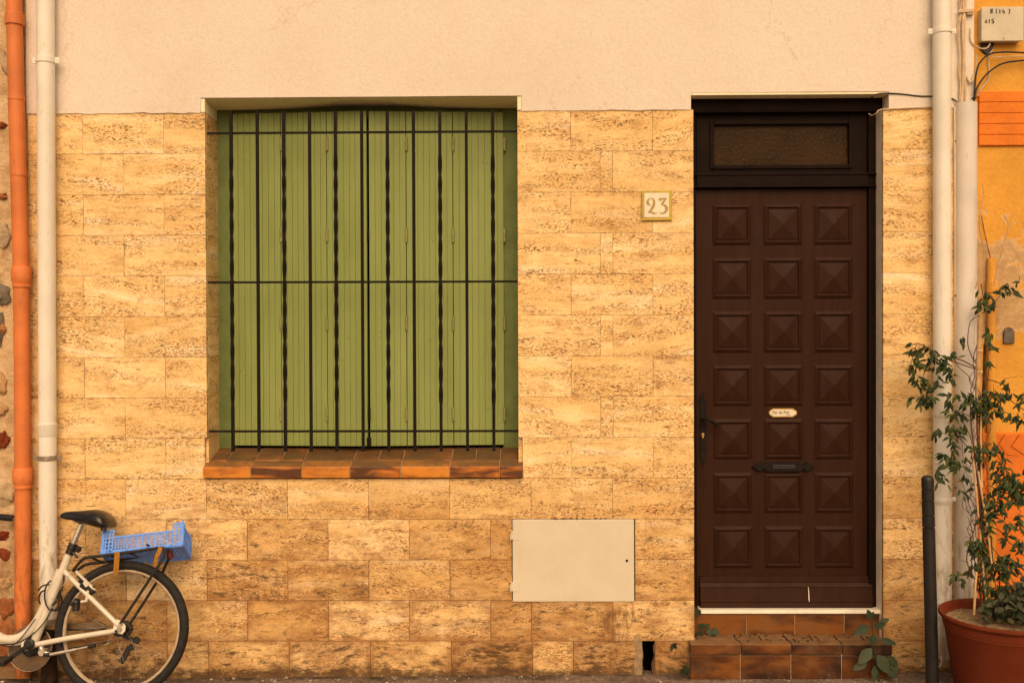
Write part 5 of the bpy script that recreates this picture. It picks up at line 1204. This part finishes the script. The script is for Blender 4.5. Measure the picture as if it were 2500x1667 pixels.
clusters = [  # centre, half size (px), leaf count
 (z5(650, 220), 16, 24, 12), (z5(700, 235), 14, 14, 7), (z5(810, 155), 26, 12, 12), (z5(875, 95), 4, 10, 1), (z5(690, 460), 10, 20, 4), (z5(710, 530), 10, 10, 3), (z5(690, 625), 12, 6, 3), (z5(520, 490), 8, 12, 2), (z5(495, 575), 14, 8, 3),
 (z5(200, 530), 14, 14, 4), (z5(290, 555), 26, 18, 12), (z5(220, 640), 20, 18, 8), (z5(350, 620), 34, 16, 16), (z5(415, 640), 16, 12, 6), (z5(240, 745), 24, 16, 11), (z5(310, 775), 10, 12, 3), (z5(350, 765), 12, 8, 2), (z5(370, 715), 6, 8, 1), (z5(290, 870), 24, 16, 13), (z5(195, 850), 10, 5, 2), (z5(450, 700), 18, 16, 5), (z5(440, 730), 8, 12, 2),
 (z5(450, 850), 20, 20, 7), (z5(430, 905), 10, 10, 3), (z5(520, 830), 22, 8, 5), (z5(480, 960), 14, 10, 4), (z5(525, 965), 10, 8, 3), (z5(580, 870), 24, 16, 11), (z5(640, 880), 18, 20, 10), (z5(700, 850), 20, 20, 12), (z5(720, 920), 26, 18, 14), (z5(770, 940), 6, 14, 2), (z5(660, 960), 12, 18, 6), (z5(760, 830), 22, 8, 6), (z5(830, 840), 20, 8, 4), (z5(895, 860), 12, 16, 6), (z5(840, 970), 16, 8, 4), (z5(890, 985), 16, 14, 7), (z5(805, 765), 10, 12, 3),
 (z5(375, 1050), 6, 10, 2), (z5(345, 1085), 4, 10, 1), (z5(480, 1060), 24, 16, 8), (z5(470, 1105), 10, 16, 5), (z5(530, 1050), 14, 10, 4), (z5(560, 1165), 12, 5, 2), (z5(430, 1235), 26, 20, 14), (z5(500, 1270), 26, 14, 9), (z5(370, 1360), 12, 18, 4), (z5(415, 1375), 10, 16, 2), (z5(535, 1350), 6, 14, 2), (z5(540, 1465), 6, 14, 1), (z5(590, 1400), 6, 14, 2), (z5(510, 1445), 8, 4, 1),
 (z5(630, 1180), 18, 20, 10), (z5(690, 1200), 16, 16, 5), (z5(745, 1160), 12, 14, 4), (z5(740, 1250), 14, 14, 4), (z5(790, 1260), 12, 22, 6), (z5(640, 1250), 10, 16, 3),
 (z39(560, 30), 24, 18, 6), (z39(640, 130), 30, 30, 20), (z39(720, 190), 24, 30, 16), (z39(770, 80), 14, 26, 8), (z39(570, 150), 18, 8, 4), (z39(560, 260), 16, 20, 6), (z39(500, 350), 18, 20, 9), (z39(490, 450), 12, 14, 6), (z39(560, 390), 14, 16, 5), (z39(640, 490), 18, 14, 6), (z39(760, 450), 10, 10, 3), (z39(710, 540), 6, 12, 2), (z39(755, 525), 8, 12, 3), (z39(630, 630), 16, 14, 5), (z39(720, 740), 16, 14, 6), (z39(760, 690), 10, 8, 2), (z39(640, 815), 12, 5, 2), (z39(430, 580), 12, 14, 6),
 (z39(360, 720), 24, 14, 12), (z39(340, 770), 16, 12, 7), (z39(290, 700), 12, 6, 3), (z39(520, 880), 20, 16, 10), (z39(590, 900), 12, 16, 5), (z39(600, 1020), 10, 12, 4), (z39(580, 1090), 20, 10, 6), (z39(680, 1100), 8, 6, 1), (z39(140, 1010), 12, 12, 4), (z39(190, 1045), 5, 12, 2), (z39(245, 990), 10, 4, 2), (z39(300, 920), 10, 5, 2), (z39(380, 1080), 6, 14, 2), (z39(330, 1095), 8, 4, 1), (z39(370, 480), 10, 5, 3), (z39(330, 375), 3, 4, 1)]
clusters += [(z39(700, 260), 26, 22, 12), (z39(620, 70), 24, 16, 8), (z39(540, 980), 22, 14, 9), (z39(620, 930), 20, 20, 9), (z39(700, 900), 18, 16, 5), (z39(430, 1000), 16, 14, 6), (z39(470, 1140), 20, 14, 8), (z39(560, 1160), 20, 16, 9), (z39(420, 860), 14, 16, 6), (z39(450, 300), 16, 20, 7), (z52(420, 700), 18, 16, 7), (z52(470, 800), 14, 18, 6)]
rs_ = random.Random(5)
for k in range(46):     # fine tangled shoots round the main stems
    y0_ = rs_.uniform(960, 1450); x0_ = 2392 + rs_.uniform(-22, 20); q = [(x0_, y0_)]
    for j in range(4): q.append((q[-1][0] + rs_.uniform(-13, 13), q[-1][1] - rs_.uniform(8, 34)))
    m = MB(); v = smooth([cp(a_, rs_.uniform(-.03, .02)) for a_ in q], 3); m.tube(v, [.0017 * (1 - .4 * i / len(v)) for i in range(len(v))], 6); m.build('stem', M_BARK, jas)
m = MB()
for (cx, cy), hx_, hy_, n_ in clusters:
    for k in range(int(n_ * 1.9 + .5)):
        px, py = cx + random.uniform(-1, 1) * hx_, cy + random.uniform(-1, 1) * hy_; o = random.uniform(-.055, .015) if n_ > 4 else random.uniform(-.03, 0)
        b_ = cp((px, py), o); sx = (px - cx) / (hx_ + 1)
        d = Vector((sx * .8 + random.uniform(-.5, .5), random.uniform(-.6, .2), random.uniform(-1.0, .12)))
        m.rnd((random.random() ** 1.6, random.random(), 0))
        L_ = random.uniform(.030, .050); m.leaf(b_ - d.normalized() * L_ * .4, d, (random.uniform(-.4, .4), -.7, random.uniform(.3, 1)), L_, L_ * random.uniform(.30, .44), random.uniform(.1, .55), random.uniform(.1, .4))
m.build('foliage', M_LEAF, jas)
gp_ = thing('pot_greenery', (PC.x + .08, PC.y, SZ), 'low dusky round leaved plant filling the right of the terracotta pot', 'plant')
m = MB(); st_ = MB()
for k in range(260):
    px, py = random.uniform(2425, 2545), random.triangular(1395, 1525, 1490)
    if py < 1395 + (2505 - px) * 1.0: continue
    b_ = at(px, py, -.42 + random.uniform(-.12, .1)); d = Vector((random.uniform(-1, 1), random.uniform(-1, .3), random.uniform(-.3, .9))); m.rnd((random.random() ** 1.5, 0, 0)); L_ = random.uniform(.03, .05)
    m.leaf(b_, d, (random.uniform(-.5, .5), -.6, random.uniform(.2, 1)), L_, L_ * .68, .3, .2, 2.2)
for px, py in ((2400, 1470), (2410, 1478), (2420, 1482), (2408, 1490), (2398, 1500), (2425, 1500), (2432, 1475), (2440, 1505)):
    for k in range(3):
        b_ = at(px + random.uniform(-8, 8), py + random.uniform(-8, 8), -.43 + random.uniform(-.05, .05)); d = Vector((random.uniform(-1, 1), random.uniform(-1, 0), random.uniform(-.6, .6))); m.rnd((random.random() ** 1.5, 0, 0)); m.leaf(b_, d, (0, -.7, .6), .045, .026, .3, .2, 2)
m.build('leaves', M_LEAFD, gp_)
for k in range(12):
    a = Vector((PC.x + random.uniform(-.0, .2), PC.y + random.uniform(-.12, .12), SZ - .01)); st_.tube([a, a + Vector((random.uniform(-.03, .03), random.uniform(-.03, .03), random.uniform(.05, .13)))], .0025, 6)
st_.build('stalks', M_BARK, gp_)
GC = 'plant canes in the terracotta pot'
def cane(name, pts, r_, mat, label, o=0.0, cat='cane', grp=GC):
    m = MB(); v = [cp(q, o) for q in pts]; m.tube(v, r_, 9); tag(m.build(name, mat), label, cat, grp)
cane('bamboo_cane', [(2389, 1262), (2383, 1200), (2378, 1150), (2372, 1060), (2370, 1010)], .0045, M_CANE, 'upper slanting bamboo cane left of the climber stem', -.015)
cane('bamboo_cane', [(2421, 1375), (2410, 1285), (2396, 1200), (2388, 1150)], .0045, M_CANE, 'slanting bamboo cane crossing right over the climber stem', -.02)
cane('bamboo_cane', [(2409, 1475), (2397, 1360), (2392, 1290)], .0048, M_CANE, 'bamboo cane rising steeply from the pot middle', -.02)
cane('bamboo_cane', [(2378, 1500), (2381, 1430), (2384, 1395)], .0055, M_CANE, 'short bamboo cane stuck at the left side of the pot soil', -.03)
cane('bamboo_cane', [(2397, 1190), (2394, 1060), (2397, 985)], .0045, M_CANE, 'pale bamboo cane in the middle of the climber', -.02)
cane('wooden_stake', [(2386, 985), (2388, 900), (2393, 780)], .0105, M_STAKE, 'thick pale wooden stake tied to the climber trunk', -.01, 'stake', None)
m = MB()
for py in (907, 855): c = cp((2391, py), -.01); m.lathe([(.0155, -.004), (.016, 0), (.0155, .004)], c, 14, (0, 0, 1), False, False)
tag(m.build('plant_tie', M_CABLEC), 'pale ties holding the climber to its wooden stake', 'plant tie', None)
def twig(pts, r_, label, o=.0, mat=M_TWIG):
    m = MB(); v = smooth([cp(q, o) for q in pts], 4); m.tube(v, [r_ * (1 - .5 * i / len(v)) for i in range(len(v))], 7); tag(m.build('bare_twig', mat), label, 'twig', 'bare twigs above the climber')
twig([z30(95, 1580), z30(125, 1480), z30(160, 1330), z30(155, 1290), z30(128, 1150), z30(130, 1010), z30(155, 890), z30(148, 810)], .0042, 'long pale bare twig hugging the wide duct edge', .03)
twig([z30(232, 1560), z30(262, 1420), z30(300, 1270), z30(338, 1115), z30(305, 1045)], .0040, 'pale bare twig slanting across the peeling ochre wall', .02)
# ------------------------------------------------------------------ weeds
z31 = lambda a, b: (1650 + a / 3.137, 1167 + b / 3.137)
def weed(name, label, Yw, stem_pts, leaves, lw, mat=M_WEED):
    b_ = at(*stem_pts[0], Yw); t_ = thing(name, (b_.x, Yw, gz(b_.x, Yw) if b_.z < .1 else b_.z), label, 'weed')
    m = MB(); v = smooth([at(*q, Yw) for q in stem_pts], 4); m.tube(v, [.0035 * lw * (1 - .5 * i / len(v)) for i in range(len(v))], 7)
    for (a, c, L_, wdt) in leaves: 
        p_ = at(*a, Yw); q = min(v, key=lambda s_: (s_ - p_).length); m.tube([q, p_], .0016 * lw, 5)
    m.build('stem', mat, t_)
    m = MB()
    for (a, c, L_, wdt) in leaves:
        p_, e = at(*a, Yw), at(*c, Yw - random.uniform(.005, .03)); m.rnd((random.random(), 0, 0)); m.leaf(p_, e - p_, (random.uniform(-.3, .3), -1, random.uniform(.2, .6)), (e - p_).length, (e - p_).length * wdt, .06, .18, 1.5)
    m.build('leaves', mat, t_)
weed('broad_leaved_weed', 'grey-green broad leaved weed growing at the right end of the door step', -.125,
     [z31(1560, 1560), z31(1540, 1440), z31(1515, 1290), z31(1505, 1150), z31(1500, 1060)],
     [(z31(1495, 1085), z31(1470, 1008), 0, .55), (z31(1505, 1075), z31(1512, 1020), 0, .5), (z31(1520, 1140), z31(1605, 1110), 0, .62), (z31(1555, 1110), z31(1635, 1075), 0, .55), (z31(1480, 1130), z31(1365, 1195), 0, .58), (z31(1510, 1190), z31(1505, 1285), 0, .8), (z31(1565, 1230), z31(1690, 1270), 0, .45),
      (z31(1500, 1300), z31(1400, 1420), 0, .55), (z31(1465, 1395), z31(1362, 1465), 0, .5), (z31(1545, 1350), z31(1630, 1490), 0, .75), (z31(1620, 1360), z31(1705, 1440), 0, .6), (z31(1525, 1430), z31(1520, 1555), 0, .42), (z31(1600, 1450), z31(1690, 1530), 0, .6), (z31(1640, 1400), z31(1700, 1500), 0, .5)], 1.0)
weed('creeping_weed', 'small green creeping weed in the left corner of the upper step', .03,
     [z31(165, 1210), z31(165, 1120), z31(160, 1050), z31(165, 985)],
     [(z31(165, 1060), z31(150, 985), 0, .7), (z31(170, 1050), z31(185, 1005), 0, .7), (z31(170, 1215), z31(190, 1165), 0, .9), (z31(170, 1190), z31(210, 1215), 0, .8), (z31(175, 1150), z31(215, 1115), 0, .8), (z31(215, 1140), z31(260, 1120), 0, .8), (z31(250, 1150), z31(265, 1205), 0, .9), (z31(270, 1160), z31(330, 1185), 0, .9), (z31(260, 1165), z31(300, 1210), 0, .8)], .6)
weed('wall_weed', 'tiny green weed sprouting from the stone right of the black hole', -.002, [(1640, 1592), (1642, 1584), (1644, 1578)],
     [((1642, 1582), (1635, 1588), 0, .6), ((1643, 1580), (1650, 1570), 0, .7), ((1644, 1578), (1653, 1580), 0, .7), ((1642, 1584), (1640, 1572), 0, .7)], .5)
weed('wall_weed', 'tiny green weed in the dirt at the left foot of the step', -.02, [(1672, 1645), (1670, 1638), (1672, 1630)],
     [((1671, 1640), (1662, 1634), 0, .6), ((1671, 1638), (1682, 1632), 0, .7), ((1672, 1636), (1672, 1622), 0, .7), ((1670, 1642), (1658, 1642), 0, .7)], .5)
# litter on the step
m = MB()
for k in range(46):
    x = X(random.uniform(1790, 2120), 1560, 0); y = random.uniform(-.02, .044) if random.random() < .6 else random.uniform(-.07, 0); zt = sz1 + .0048 + max(0, (y - SY - .059)) * .05
    m.rnd((random.random() ** 2.2, 0, 0)); m.blob((x, y, zt + .002), (random.uniform(.004, .010), random.uniform(.003, .007), random.uniform(.002, .005)), 1, .6)
tag(m.build('step_litter', M_DEBRIS), 'dark crumbs and dry leaf litter strewn over the tiled step', 'litter', None, 'stuff')
